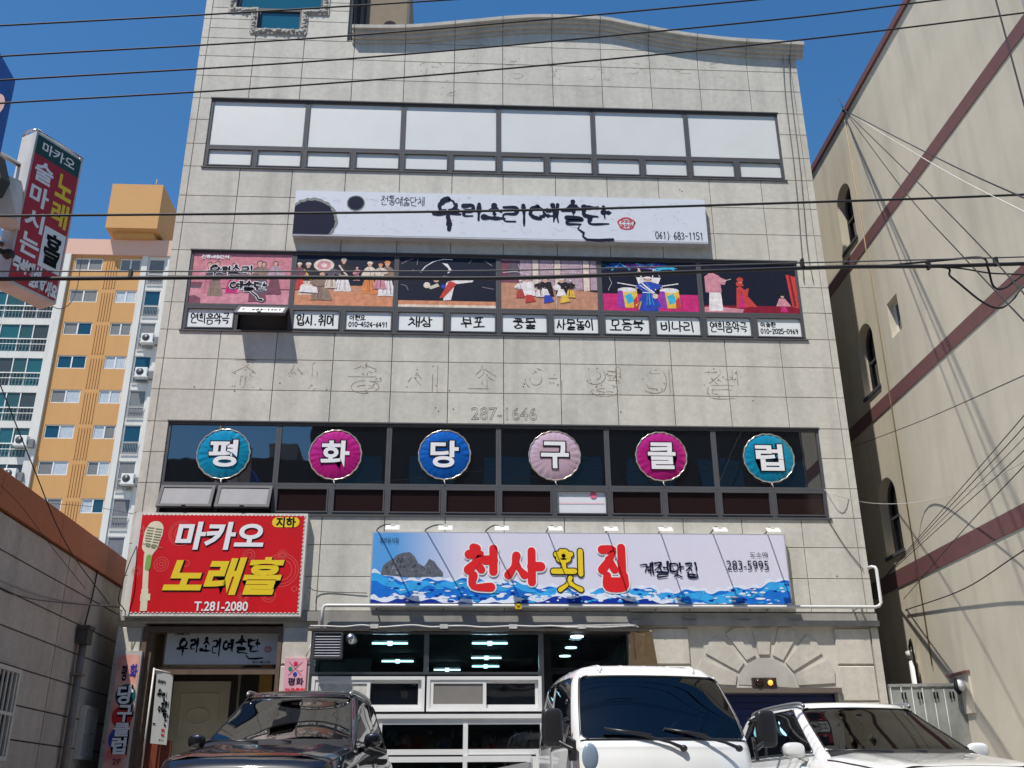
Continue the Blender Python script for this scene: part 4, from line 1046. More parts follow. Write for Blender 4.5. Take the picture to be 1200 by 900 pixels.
# ---- performance posters in the third floor windows
skin = mat('poster_skin', (.62, .36, .26), .5, var=.1); 
PC = {k: mat('poster_'+k, v, .4, var=.34, scale=11, spec=.25) for k, v in dict(pink=(.58, .22, .27), rose=(.62, .27, .33), plum=(.20, .07, .10), night=(.010, .012, .028), floor_orange=(.62, .27, .15), floor_tan=(.52, .26, .17), cream=(.72, .62, .52), olive=(.28, .20, .15), red=(.55, .06, .05), white=(.78, .74, .74), blue=(.03, .07, .42), violet=(.30, .05, .40), magenta=(.58, .03, .18), cyan=(.05, .45, .70), yellow=(.75, .50, .08), lilac=(.46, .33, .40), wine=(.24, .012, .035), black=(.02, .018, .022), orange=(.70, .25, .08), slate=(.12, .10, .13)).items()}
keys = list(PC); pmats = [PC[k] for k in keys]+[skin]; SK = len(keys)
LY = [0]
class Poster:
    def __init__(s, k, label):
        s.k = k; s.xa = WX0+k*BW+.046; s.xb = WX0+(k+1)*BW-.046; s.za = 9.10; s.zb = 10.104; s.y = .032
        s.o = empty('stage_poster', (s.xa, s.y, s.za), label, 'poster', 'performance posters across the third floor windows'); s.m = MB(); s.m.mat(keys.index('black')); s.m.box(s.xa, s.y, s.za, s.xb, s.y+.006, s.zb); s.n = 0
    def c(s, name): s.m.mat(SK if name == 'skin' else keys.index(name)); s.n += 1
    def p(s, u, v): return (s.xa+u*(s.xb-s.xa), s.y-.0006-s.n*6e-5, s.za+v*(s.zb-s.za))
    def poly(s, col, pts): s.c(col); s.m.poly([s.p(*q) for q in pts])
    def rect(s, col, u0, v0, u1, v1): s.poly(col, [(u0, v0), (u1, v0), (u1, v1), (u0, v1)])
    def ell(s, col, u, v, ru, rv, n=16): s.c(col); s.m.poly([s.p(u+ru*math.cos(6.2832*k/n), v+rv*math.sin(6.2832*k/n)) for k in range(n)])
    def line(s, col, pts, w):
        s.c(col); P = [s.p(*q) for q in pts]; ribbon(s.m, [(a[0], a[2]) for a in P], w, P[0][1], cap=False)
    def figure(s, u, v, h, top, low, hat=None, lean=0.0, sash_=None, arms=1, wide=1.0, fold='plum'):
        # u is stretched 1.75 against v, so widths are given in h/1.75
        k = h*.57*wide; q = random.Random(int(u*1000)+s.k*77); dx = lambda t: u+lean*t
        sk = [(-.20, .02), (-.24, .0), (-.02, .015), (.18, .0), (.24, .03), (.20, .18), (.15, .34), (.11, .50), (-.11, .50), (-.15, .36), (-.20, .18)]
        s.poly(low, [(dx(.3)+a*k, v+c*h) for a, c in sk])
        for _ in range(4):
            a = q.uniform(-.16, .16); s.line(fold, [(dx(.3)+a*k, v+q.uniform(.03, .08)*h), (dx(.3)+a*.75*k, v+q.uniform(.2, .34)*h), (dx(.3)+a*.55*k, v+.46*h)], .006*wide)
        if arms:
            for sd in (-1, 1):
                e = q.uniform(.50, .66); o_ = q.uniform(.22, .34)
                s.poly(top, [(dx(.7)+sd*.11*k, v+.80*h), (dx(.6)+sd*(o_-.02)*k, v+(e+.08)*h), (dx(.5)+sd*o_*k, v+e*h), (dx(.5)+sd*(o_-.10)*k, v+(e-.08)*h), (dx(.5)+sd*.10*k, v+.62*h)])
                s.ell('skin', dx(.5)+sd*(o_-.02)*k, v+(e-.02)*h, .030*k, .022*h, 8)
        s.poly(top, [(dx(.35)-.12*k, v+.43*h), (dx(.35)+.12*k, v+.43*h), (dx(.7)+.15*k, v+.76*h), (dx(.8)+.06*k, v+.83*h), (dx(.8)-.06*k, v+.83*h), (dx(.7)-.15*k, v+.76*h)])
        s.line(fold, [(dx(.8)-.04*k, v+.82*h), (dx(.6)+.03*k, v+.64*h), (dx(.4)+.02*k, v+.45*h)], .007)
        if sash_: s.line(sash_, [(dx(.7)-.12*k, v+.78*h), (dx(.5), v+.6*h), (dx(.4)+.12*k, v+.46*h)], .03)
        s.line(sash_ or fold, [(dx(.35)-.12*k, v+.47*h), (dx(.35)+.12*k, v+.47*h)], .016)
        s.poly('skin', [(dx(.9)-.03*k, v+.82*h), (dx(.9)+.03*k, v+.82*h), (dx(.9)+.03*k, v+.87*h), (dx(.9)-.03*k, v+.87*h)])
        s.ell('black', dx(1), v+.915*h, .078*k, .068*h, 14); s.ell('skin', dx(1), v+.900*h, .060*k, .058*h, 14)
        if hat: s.poly(hat, [(dx(1)-.085*k, v+.93*h), (dx(1)+.085*k, v+.93*h), (dx(1)+.06*k, v+.985*h), (dx(1), v+1.0*h), (dx(1)-.06*k, v+.985*h)])
        s.ell('plum', dx(1)-.022*k, v+.905*h, .009*k, .007*h, 6); s.ell('plum', dx(1)+.022*k, v+.905*h, .009*k, .007*h, 6); s.ell('red', dx(1), v+.868*h, .016*k, .006*h, 6)
    def done(s): return s.m.build('print', pmats, s.o)
a = Poster(0, 'pink stage poster with black and white brush lettering, leftmost third floor window')
a.rect('pink', 0, 0, 1, 1); a.rect('rose', 0, 0, 1, .30); a.poly('plum', [(0, .0), (.12, 0), (.12, .10), (.05, .16), (0, .14)]); a.rect('plum', 0, .30, .12, .42); a.rect('plum', .3, .28, 1, .31); a.rect('slate', 0, 0.3, .1, .34)
for u, v, h, t_, l_ in ((.17, .18, .66, 'rose', 'pink'), (.25, .14, .72, 'slate', 'olive'), (.42, .20, .62, 'lilac', 'magenta'), (.53, .22, .55, 'pink', 'rose'), (.68, .04, .85, 'plum', 'plum'), (.72, .2, .66, 'olive', 'slate'), (.84, .2, .68, 'lilac', 'plum')): a.figure(u, v, h, t_, l_, wide=.85)
a.done()
bx = lambda p, u0, v0, u1, v1: (p.xa+u0*(p.xb-p.xa), p.za+v0*(p.zb-p.za), p.xa+u1*(p.xb-p.xa), p.za+v1*(p.zb-p.za))
for mm, gr, yy in ((white, .028, a.y-.010), (black, 0, a.y-.014)):
    m = MB(); L = []
    for ch, u0, v0, u1, v1 in (('우', .16, .55, .30, .74), ('리', .31, .58, .39, .74), ('소', .38, .60, .50, .76), ('리', .50, .56, .62, .76), ('예', .40, .28, .53, .44), ('술', .53, .26, .65, .44), ('단', .65, .28, .78, .42)): q_ = bx(a, u0, v0, u1, v1); L.append((ch, *q_))
    brush(m, L, yy, .030, seed=8, grow=gr)
    q_ = bx(a, .56, .06, .76, .24); ribbon(m, [(q_[0]+.1, q_[3]), (q_[0]+.2, q_[1]+.1), (q_[0]+.24, q_[1]+.03), (q_[2]-.05, q_[1]+.02)], [.02+gr, .03+gr, .03+gr, .04+gr], yy)
    m.build('brush_lettering' if mm is black else 'lettering_edge', mm, a.o)
m = MB(); q_ = bx(a, .08, .90, .36, .96); pen(m, '전통예술단체', *q_, a.y-.01, .012, wob=.03); m.build('small_lettering', white, a.o)
a = Poster(1, 'poster of costumed drummers on an orange stage floor, second third floor window')
a.rect('night', 0, .38, 1, 1); a.rect('floor_orange', 0, 0, 1, .40); a.rect('floor_tan', 0, .28, 1, .36)
a.figure(.12, .2, .66, 'black', 'cream', 'cream', sash_='yellow'); a.figure(.48, .28, .68, 'black', 'white', 'cream', sash_='cream'); a.figure(.75, .24, .66, 'cream', 'orange', 'cream'); a.figure(.62, .5, .28, 'rose', 'rose', 'cream'); a.figure(.93, .2, .72, 'olive', 'white', 'orange')
a.figure(.27, .10, .58, 'olive', 'olive', None, arms=1, wide=1.5); a.figure(.03, .3, .55, 'plum', 'red', 'cream'); a.figure(.36, .34, .5, 'slate', 'cream', 'cream'); a.figure(.86, .34, .52, 'cream', 'rose', 'orange')
a.ell('cream', .28, .80, .105, .125, 22); a.ell('rose', .28, .80, .07, .09); a.ell('cream', .28, .80, .03, .045); a.ell('cream', .12, .34, .07, .09); a.poly('white', [(.04, .26), (.24, .24), (.22, .36), (.08, .4)]); a.ell('red', .1, .55, .06, .03)
a.done()
a = Poster(2, 'dark poster of a leaping dancer twirling a white ribbon hat')
a.rect('night', 0, .12, 1, 1); a.rect('floor_orange', 0, 0, 1, .13); a.rect('cream', 0, 0, 1, .05)
a.line('white', [(.22, .70), (.27, .82), (.35, .92), (.45, .97), (.55, .97)], .018)
a.poly('white', [(.55, .46), (.76, .52), (.77, .56), (.60, .56), (.50, .52)]); a.poly('white', [(.46, .14), (.54, .15), (.58, .5), (.49, .5)]); a.poly('red', [(.42, .18), (.47, .2), (.60, .48), (.52, .54)]); a.poly('cream', [(.40, .48), (.30, .40), (.33, .36), (.42, .42)])
a.ell('cream', .29, .44, .035, .06); a.ell('skin', .385, .55, .03, .05); a.ell('black', .36, .58, .045, .04); a.ell('blue', .46, .42, .025, .04); a.poly('white', [(.44, .90), (.50, .88), (.545, .74), (.50, .68), (.51, .78)]); a.poly('olive', [(.40, .56), (.55, .54), (.56, .62), (.46, .64)])
for q_ in ([(.02, .86), (.08, .93), (.14, .97)], [(.18, .85), (.19, .97)], [(.72, .90), (.75, .97)], [(.88, .96), (.96, .86)], [(.02, .45), (.08, .42), (.10, .33)], [(.86, .42), (.98, .38)], [(.14, .75), (.17, .7)]): a.line('lilac', q_, .008)
a.done()
a = Poster(3, 'poster of three seated drummers before a pale patterned screen')
a.rect('lilac', 0, .40, 1, 1); a.poly('floor_tan', [(0, 0), (1, 0), (1, .35), (.55, .45), (0, .55)]); a.rect('plum', 0, .52, .2, .98); a.rect('slate', .08, .60, .20, .95)
for u in (.33, .56, .86): a.rect('cream', u, .38, u+.06, 1)
for u in (.32, .395, .55, .625, .85, .925): a.rect('plum', u, .36, u+.008, 1)
for i in range(14):
    for j in range(7): a.ell('cream', .42+i*.03+(.01 if j % 2 else 0), .45+j*.075, .006, .012, 6)
for u, c1, c2 in ((.27, 'white', 'red'), (.46, 'black', 'blue'), (.63, 'black', 'yellow')):
    a.poly(c1, [(u-.07, .26), (u+.09, .26), (u+.06, .55), (u-.04, .55)]); a.poly('white', [(u-.06, .26), (u+.05, .26), (u+.02, .40), (u-.03, .42)]); a.poly(c2, [(u-.02, .12), (u+.09, .16), (u+.05, .28), (u-.01, .28)]); a.ell('skin', u, .58, .025, .05); a.ell('white', u, .63, .04, .035); a.ell('white', u-.05, .44, .04, .06)
a.figure(.20, .22, .36, 'white', 'red', 'white'); a.figure(.40, .24, .34, 'black', 'white', 'white'); a.figure(.72, .24, .36, 'black', 'yellow', 'white'); a.line('cream', [(.57, .02), (.57, .3)], .01); a.line('white', [(.02, .72), (.15, .75), (.3, .68)], .008); a.line('white', [(.18, .9), (.24, .6)], .008)
a.done()
a = Poster(4, 'purple and blue poster of a drummer between two painted drums')
a.rect('night', 0, .3, 1, 1); a.rect('magenta', 0, 0, 1, .34)
rr = random.Random(2)
for k in range(26): u = rr.uniform(.0, .6); a.line(rr.choice(['cyan', 'violet', 'blue', 'violet']), [(u, .80+rr.uniform(0, .18)), (u+.1, .84+rr.uniform(0, .12)), (u+.2, .88+rr.uniform(-.05, .1))], rr.uniform(.006, .03))
for s in (-1, 1):
    c = .48+s*.22; a.poly('yellow', [(c-.11, .06), (c+.11, .06), (c+.10, .42), (c-.10, .42)]); a.ell('white', c, .42, .10, .05); a.poly('violet', [(c-.11, .06), (c-.03, .06), (c-.05, .40), (c-.10, .40)]); a.poly('cyan', [(c+.0, .14), (c+.07, .18), (c+.04, .36), (c-.03, .30)]); a.poly('red', [(c+.06, .06), (c+.11, .06), (c+.1, .30), (c+.06, .22)])
    a.line('white', [(c-s*.10, .5), (c+s*.10, .56)], .02); a.line('cream', [(.48+s*.08, .86), (.48+s*.13, .7)], .012)
a.poly('white', [(.40, .42), (.56, .42), (.62, .68), (.36, .68)]); a.poly('blue', [(.38, 0), (.58, 0), (.56, .28), (.40, .28)]); a.figure(.48, .08, .62, 'blue', 'blue', 'white', wide=1.5, sash_='white', fold='cyan'); a.line('cream', [(.42, .62), (.40, .82), (.38, .9)], .03); a.line('white', [(.53, .64), (.55, .86)], .02); a.ell('cream', .55, .30, .03, .05); a.line('white', [(.39, .52), (.57, .30)], .014); a.line('yellow', [(.34, .1), (.4, .2), (.37, .03)], .025); a.line('white', [(.07, .7), (.1, .55), (.06, .4)], .006)
a.done()
a = Poster(5, 'dark poster with a piper in white and a dancer in a red gown, rightmost window')
a.rect('night', 0, .1, 1, 1); a.rect('wine', 0, 0, 1, .14); a.poly('rose', [(.0, .0), (.4, .0), (.42, .07), (.1, .12), (0, .10)])
a.poly('red', [(.93, .14), (1, .1), (1, .75), (.90, .8)]); a.poly('wine', [(.95, .14), (.975, .14), (.95, .78), (.93, .78)])
a.poly('white', [(.05, .03), (.20, .03), (.19, .42), (.07, .42)]); a.poly('rose', [(.03, .40), (.20, .40), (.19, .74), (.10, .82), (.03, .72)]); a.poly('rose', [(.12, .78), (.26, .66), (.24, .56), (.12, .58)]); a.ell('skin', .08, .84, .035, .055); a.ell('black', .08, .89, .05, .04); a.line('cream', [(.2, .62), (.31, .68)], .012)
a.poly('red', [(.34, .10), (.56, .12), (.47, .34), (.49, .50), (.44, .46), (.40, .54), (.36, .50)]); a.ell('skin', .405, .62, .02, .035); a.ell('red', .405, .67, .035, .05); a.poly('red', [(.36, .54), (.44, .54), (.43, .6), (.36, .62)])
a.poly('magenta', [(.36, .1), (.44, .1), (.41, .44)]); a.poly('rose', [(.76, .14), (.92, .14), (.86, .30), (.80, .30)]); a.ell('skin', .835, .34, .018, .03); a.ell('black', .835, .37, .03, .02); a.poly('magenta', [(.80, .02), (.88, .02), (.86, .13), (.81, .13)])
a.done()

# ---- hand-lettered papers in the third floor vents
notes = ['연희음악극', 'T. 683-1151', '입시.취미', ('이현요', '010-4524-6491'), '채상', '부포', '풍물', '사물놀이', '모듬북', '비나리', '연희음악극', ('이승완', '010-2025-0969')]
where = ['leftmost small window', 'window that swings open', 'third small window, with a dot between two words', 'small window left of centre, a name above a phone number', 'fifth small window, two characters', 'sixth small window, two characters below the ribbon dancer', 'seventh small window, two thick characters', 'eighth small window, four characters', 'ninth small window, three characters', 'tenth small window, three characters below the drums', 'second small window from the right, five characters', 'rightmost small window, a name above a phone number']
for i, tx in enumerate(notes):
    xa = WX0+i*BW/2+.066; xb = WX0+(i+1)*BW/2-.066; za, zb = 8.57+.066, 9.05-.066
    o = empty('window_paper', ((xa+xb)/2, .03, za), 'white hand-lettered paper in the '+where[i], 'paper sign', 'hand-lettered papers in the third floor small windows')
    if i == 1:
        W_, H_ = xb-xa, zb-za
        m = MB(); m.box(-W_/2, -.004, -H_-.05, W_/2, 0, -.02); s = m.build('sheet', white_film, o, local=True)
        m = MB(); pen(m, tx, -W_/2+.05, -H_*.72, W_/2-.05, -H_*.42, -.006, .018, wob=.05); t_ = m.build('lettering', black, o, local=True)
        o.location = ((xa+xb)/2, -.005, 9.05-.036*.65); o.rotation_euler = (-.85, 0, 0)
        continue
    m = MB(); m.box(xa, .040, za, xb, .044, zb); m.build('sheet', mat('paper_white', (.76, .79, .79), .5, var=.02), o)
    m = MB()
    if isinstance(tx, tuple):
        pen(m, tx[0], xa+.06, za+.19, xa+.34, za+.28, .039, .017, wob=.04, seed=i); pen(m, tx[1], xa+.05, za+.06, xb-.05, za+.15, .039, .016, wob=.04, seed=i)
    else:
        n_ = len(tx.replace('.', '')); W_ = min((xb-xa)*.86, .19*n_+.05); h_ = [.2, .2, .19][min(2, n_ % 3)]
        c_ = (xa+xb)/2; pen(m, tx, c_-W_/2, (za+zb)/2-h_/2, c_+W_/2, (za+zb)/2+h_/2, .039, .026 if n_ < 5 else .021, wob=.05, seed=i)
    m.build('lettering', black, o)
# ================================================================ neighbouring buildings
# ---- low grey tiled building on the left
LX = -5.6
LB = empty('tiled_building', (-9.5, -2, LOT), 'low dark grey tiled building with an orange parapet band along the left side', 'building')
tilem = stone_mat('grey_wall_panel', (.46, .415, .37), .10)
m = MB()
zs = [LOT, .86, 1.29, 1.72, 2.13, 2.57, 3.0, 3.41, 3.84, 4.27]; ys = [-12, -8.8, -6.3, -3.85, -1.42, 1.05, 3.5, 6]
for i in range(len(ys)-1):
    for j in range(len(zs)-1):
        m.box(LX-.03, ys[i]+.012, zs[j]+.010, LX, ys[i+1]-.012, zs[j+1]-.010)
m.build('wall_panel', tilem, LB)
m = MB(); m.box(-14, -12, LOT, LX-.022, 6, 4.28); m.build('wall', mat('panel_joint', (.045, .04, .035), .8), LB)
m = MB()
for i in range(9): m.box(LX-.02, -12+i*2, 4.285, LX+.05, -12+i*2+1.99, 4.72)
m.box(-14, -12, 4.285, LX-.03, 6, 4.70)
m.build('parapet_band', mat('orange_brown', (.36, .105, .035), .5, var=.12), LB)
def grille(y0, y1, z0, z1, n, label, parent):
    m = MB(); x = LX+.06
    for a, b, c, d in ((y0, z0, y1, z0+.05), (y0, z1-.05, y1, z1), (y0, z0+.05, y0+.05, z1-.05), (y1-.05, z0+.05, y1, z1-.05)): m.box(x-.055, a, b, x+.02, c, d)
    for k in range(n):
        yy = y0+.09+(y1-y0-.2)*k/(n-1); m.box(x-.005, yy, z0+.05, x+.012, yy+.025, z1-.05)
    m.box(x-.006, y0+.05, (z0+z1)/2-.02, x+.016, y1-.05, (z0+z1)/2+.02)
    f = m.build('window', mat('grille_white', (.62, .58, .52), .5, stain=.2), parent)
    m = MB(); m.box(LX+.002, y0+.05, z0+.05, LX+.006, y1-.05, z1-.05); m.build('pane', dkglass, f)
grille(-4.3, -2.58, 1.46, 2.54, 13, '', LB)
grille(-.10, .50, 1.58, 2.33, 7, '', LB)
DP = empty('downpipe', (LX+.1, -.35, LOT), 'grey rain downpipe with a box hopper on the tiled wall', 'downpipe')
a = X(100, 738, LX+.1); yy = a[1]
m = MB(); m.prism([(LX+.02, yy-.13, a[2]+.05), (LX+.20, yy-.13, a[2]+.05), (LX+.20, yy+.13, a[2]+.05), (LX+.02, yy+.13, a[2]+.05)], (0, 0, -.06)); m.prism([(LX+.03, yy-.11, a[2]-.01), (LX+.18, yy-.11, a[2]-.01), (LX+.18, yy+.11, a[2]-.01), (LX+.03, yy+.11, a[2]-.01)], (0, 0, -.20)); m.build('hopper', mat('hopper_dark', (.07, .065, .06), .6), DP)
m = MB(); m.tube([(LX+.1, yy, a[2]-.2), (LX+.1, yy, LOT)], .055, 10); m.box(LX+.0, yy-.08, a[2]-.65, LX+.17, yy+.08, a[2]-.62); m.build('pipe', mat('pipe_dull', (.20, .17, .15), .5, var=.3), DP)
m = MB(); b = X(118, 645, LX+.03); m.tube([(LX+.03, b[1], 4.3), (LX+.03, b[1]-.05, 3.9), (LX+.06, yy+.05, a[2]+.05)], .012, 6)
tag(m.build('thin_conduit', near_black), 'thin black conduit running down the tiled wall into the hopper', 'conduit')

# ---- tall beige building on the right
RX = 7.8
beige = mat('beige_stucco', (.60, .545, .43), .85, var=.09, scale=.9, bump=.10, stain=.16)
maroon = mat('maroon_paint', (.17, .075, .075), .6, var=.10)
RB = empty('beige_building', (12, 2, LOT), 'tall beige rendered building with maroon bands and arched windows on the right', 'building')
m = MB()
ops = []   # (y0,y1,z0,z1)
aw = [(.98, 1.72, 11.35, 12.75), (1.0, 1.75, 8.15, 9.55), (1.08, 1.85, 5.05, 6.45)]
sq = (-.22, .22, 8.72, 9.42)
RY0, RY1, RT = -5.35, 14, 14.0
hol = [(a, c, b, d) for a, b, c, d in aw]+[(sq[0], sq[2], sq[1], sq[3])]
for r_ in subtract((RY0, LOT, RY1, RT), hol): m.box(RX, r_[0], r_[1], RX+.3, r_[2], r_[3])
m.box(RX+.301, RY0, LOT, 18, RY0+.3, RT); m.box(RX+.301, RY1-.3, LOT, 18, RY1, RT)
# arch heads: fill the corners over each arched opening
for a, b, c, d in aw:
    R = (b-a)/2; cy = (a+b)/2; zc = d-R; N = 10
    for s in (0, 1):
        for k in range(N):
            t0, t1 = [math.pi*(s*.5+.5*q/N) for q in (k, k+1)]
            p0 = (cy+R*math.cos(t0), zc+R*math.sin(t0)); p1 = (cy+R*math.cos(t1), zc+R*math.sin(t1))
            m.prism([(RX+.001, p0[0], p0[1]), (RX+.001, p1[0], p1[1]), (RX+.001, p1[0], d), (RX+.001, p0[0], d)], (.299, 0, 0))
m.build('wall', beige, RB)
m = MB(); m.box(RX+.3, RY0+.3, RT-.2, 18, RY1-.3, RT-.05); m.build('roof', concrete, RB)
m = MB()
for z, h in ((4.60, .30), (7.73, .26), (11.0, .26)): 
    for r_ in subtract((RY0-.012, z-h/2, RY1, z+h/2), hol): m.box(RX-.014, r_[0], r_[1], RX-.0005, r_[2], r_[3])
m.box(RX-.05, RY0-.03, RT, 18, RY1, RT+.14)
m.build('maroon_band', maroon, RB)
m = MB(); m.box(RX-.02, RY0-.06, LOT, RX+.5, RY0-.032, RT-.01); m.build('edge_trim', mat('grey_trim', (.36, .37, .40), .6), RB)
for a, b, c, d in aw:
    R = (b-a)/2; cy = (a+b)/2; zc = d-R; N = 14
    m = MB()
    out = [(b, c)]+[(cy+R*math.cos(math.pi*k/N), zc+R*math.sin(math.pi*k/N)) for k in range(N+1)]+[(a, c)]
    m.tube([(RX+.20, p[0], p[1]) for p in out], .035, 6); m.box(RX+.18, cy-.02, c, RX+.22, cy+.02, d-.02); m.box(RX+.18, a, c+.7, RX+.22, b, c+.74); m.box(RX-.03, a-.04, c-.06, RX+.29, b+.04, c-.002)
    f = m.build('arched_window', alu, RB)
    m = MB(); m.poly([(RX+.23, p[0], p[1]) for p in out]); m.build('pane', dkglass, f)
a, b, c, d = sq
m = MB()
for q0, q1, q2, q3 in ((a, c, b, c+.035), (a, d-.035, b, d), (a, c+.035, a+.035, d-.035), (b-.035, c+.035, b, d-.035), ((a+b)/2-.015, c+.035, (a+b)/2+.015, d-.035)): m.box(RX+.13, q0, q1, RX+.17, q2, q3)
f = m.build('window', wh, RB); m = MB(); m.box(RX+.15, a, c, RX+.152, b, d); m.build('pane', dkglass, f)
# thin conduit, standpipe, meter panel, corrugated fence panel
m = MB(); m.tube([(RX-.02, .66, 13.9), (RX-.02, .64, 9), (RX-.02, .70, 3)], .010, 6)
tag(m.build('thin_conduit', mat('conduit_ochre', (.32, .24, .12), .6)), 'thin ochre conduit running down the beige wall from the wire anchor', 'conduit')
SPp = empty('standpipe', (RX-.1, 1.25, 2.7), 'white standpipe with a black cable at the foot of the beige wall', 'pipe')
m = MB(); m.tube([(RX-.1, 1.25, LOT), (RX-.1, 1.25, 3.22)], .055, 10); m.tube([(RX-.1, 1.25, 3.2), (RX-.13, 1.22, 3.3)], .075, 10); m.build('pipe', gp, SPp)
m = MB(); m.tube(catmull([(RX-.13, 1.2, 3.32), (RX-.18, 1.08, 3.36), (RX-.16, 1.02, 3.2), (RX-.15, 1.02, LOT)], 5), .02, 6); m.build('cable', black, SPp)
MP = empty('meter_panel', (RX, -.1, 2.4), 'painted-over electrical panel with a round white meter on the beige wall', 'meter panel')
m = MB(); a = X(1112, 793, RX-.03); b = X(1142, 835, RX-.03); m.box(RX-.03, b[1], b[2], RX-.001, a[1], a[2]); m.build('backboard', beige, MP)
m = MB(); m.box(RX-.07, b[1]-.02, a[2]-.01, RX-.001, a[1]+.02, a[2]+.025); c = X(1128, 803, RX-.05); m.build('hood', maroon, MP)
m = MB(); m.tube([(RX-.03, c[1], c[2]), (RX-.13, c[1], c[2])], .085, 14); m.build('meter', wh, MP)
m = MB(); m.tube([(RX-.13, c[1]+.02, c[2]+.1), (RX-.16, c[1], c[2]-.05), (RX-.12, c[1]-.03, c[2]-.13)], .035, 8)
m.tube(catmull([(RX-.06, c[1]+.1, c[2]-.05), (RX-.06, c[1]+.5, c[2]-.15), (RX-.05, c[1]+.7, c[2]-.4)], 5), .022, 6); m.build('cable', black, MP)
FP = empty('fence_panel', (7.1, .1, LOT), 'grey weathered metal panel closing the gap between the two buildings', 'fence panel')
a = Y(1030, 803, .0); b = Y(1102, 803, -.35)
m = MB()
for k in range(7): 
    t = k/6; m.tube([(6.72+k*.16, -.02-.02*k, LOT), (6.72+k*.16, -.02-.02*k, 2.58)], .012, 6)
m.prism([(6.70, .0, LOT), (7.79, -.17, LOT), (7.79, -.17, 2.58), (6.70, 0, 2.58)], (0, .03, 0)); m.prism([(6.70, -.02, 2.585), (7.79, -.19, 2.585), (7.79, -.19, 2.63), (6.70, -.02, 2.63)], (0, .06, 0))
m.build('sheet', mat('weathered_sheet', (.30, .31, .29), .5, .2, var=.3, scale=3, stain=.4), FP)
m = MB()
for k in range(4):
    for s in (0, 1): m.box(6.86+k*.24+s*.05, -.075-.03*k, 2.40, 6.885+k*.24+s*.05, -.068-.03*k, 2.50)
m.build('slots', black, FP)
# teal roof arch just showing behind
m = MB(); G = np.array([[(8.6+.0, yy, 13.4) for yy in (9, 11)]]) ; 
pth = [(9.35-1.1*math.cos(t), 9.0, 16.1+1.0*math.sin(t)) for t in np.linspace(0, math.pi, 14)]
m.tube(pth, .06, 8); m.tube([(p[0], 11.0, p[2]) for p in pth], .06, 8)
for p in (pth[0], pth[-1], pth[4], pth[9]): m.tube([(p[0], 9, p[2]), (p[0], 11, p[2])], .04, 6)
for p in (pth[0], pth[-1]): 
    for yy in (9.0, 11.0): m.tube([(p[0], yy, p[2]), (p[0], yy, 13.9)], .06, 8)
tag(m.build('roof_arch', mat('teal_paint', (.08, .42, .52), .4)), 'small teal steel arch on the roof behind the beige parapet', 'roof frame')

# ---- apartment block in the distance
AY = 53.0
AB = empty('apartment_block', (-30, AY+6, LOT), 'distant orange and white apartment block with balconies behind the low tiled building', 'apartment block')
orange = mat('orange_render', (.53, .28, .10), .8, var=.04, scale=.3, stain=.06); whr = mat('white_render', (.62, .60, .56), .8, var=.04, scale=.3, stain=.12); pinkr = mat('pink_band', (.62, .38, .30), .8, var=.03, scale=.3)
ox0, ox1 = -30.05, -24.75
FH = 2.72; ZT = 39.95
FL = 11
wins = []
for k in range(FL):
    zt = 39.72-k*FH
    wins += [(-29.78, zt-1.05, -27.70, zt), (-26.38, zt-1.05, -24.36+(-.45), zt)]
m = MB()
for r_ in subtract((ox0, 8, ox1, ZT), wins): m.box(r_[0], AY, r_[1], r_[2], AY+.3, r_[3])
for k in range(5):
    for f in range(FL): m.box(-27.42+k*.2, AY-.05, 39.6-f*FH-2.45, -27.36+k*.2, AY-.001, 39.6-f*FH-.1)
m.build('orange_wall', orange, AB)
m = MB(); m.box(-40, AY-.2, ZT, -20, AY+14, 41.3); m.build('pink_parapet', pinkr, AB)
m = MB(); m.box(-30.7, AY-.25, 8, ox0-.01, AY+.3, ZT-.01); m.box(ox1+.01, AY-.1, 8, -24.30, AY+.3, ZT-.01); m.box(-22.9, AY-.1, 8, -20, AY+.3, ZT-.01)
rw = [(-24.22, 39.8-k*FH-2.25, -23.02, 39.8-k*FH-.05) for k in range(FL)]
for r_ in subtract((-24.29, 8, -22.91, ZT-.01), rw): m.box(r_[0], AY, r_[1], r_[2], AY+.3, r_[3])
for k in range(FL): m.box(-40, AY-.1, 39.95-k*FH-.55, -30.71, AY+.3, 39.95-k*FH-.011)
m.box(-40, AY+.301, 8, -20, AY+14, ZT-.02)
m.build('white_wall', whr, AB)
m = MB(); a = Y(140, 226, AY-1); b = Y(196, 226, AY-1); m.box(-27.5, AY-1.2, 41.75, -23.6, AY+6, 45.7); m.box(-27.0, AY-.6, 41.31, -24.0, AY+5, 41.74); m.tube([(-24.6, AY, 45.7), (-24.6, AY, 47)], .03, 5)
m.build('roof_tower', mat('tower_orange', (.52, .28, .10), .8, var=.05, scale=.4), AB)
wfm = mat('apt_frame', (.68, .68, .66), .5); curtain = [mat('curtain_pale', (.42, .46, .50), .4, var=.2), mat('curtain_grey', (.17, .17, .17), .4, var=.2), mat('screen_dark', (.06, .06, .065), .4)]
bluepane = glass('blue_pane', (.01, .06, .10), ior=1.5)
r = random.Random(17)
for i, (xa, za, xb, zb) in enumerate(wins):
    m = MB(); m.ring(xa, za, xb, zb, .07, AY+.05, AY+.14); xm = (xa+xb)/2; m.box(xm-.05, AY+.04, za+.07, xm+.05, AY+.13, zb-.07); f = m.build('window', wfm, AB)
    m = MB(); m.box(xa+.07, AY+.10, za+.07, xm-.05, AY+.12, zb-.07)
    m.build('pane', r.choice([curtain[2], curtain[1], bluepane, curtain[1]]) if i % 2 == 0 else r.choice([curtain[0], curtain[1]]), f)
    m = MB(); m.box(xm+.05, AY+.08, za+.07, xb-.07, AY+.10, zb-.07); m.build('pane', r.choice([curtain[0], curtain[0], curtain[1], bluepane]), f)
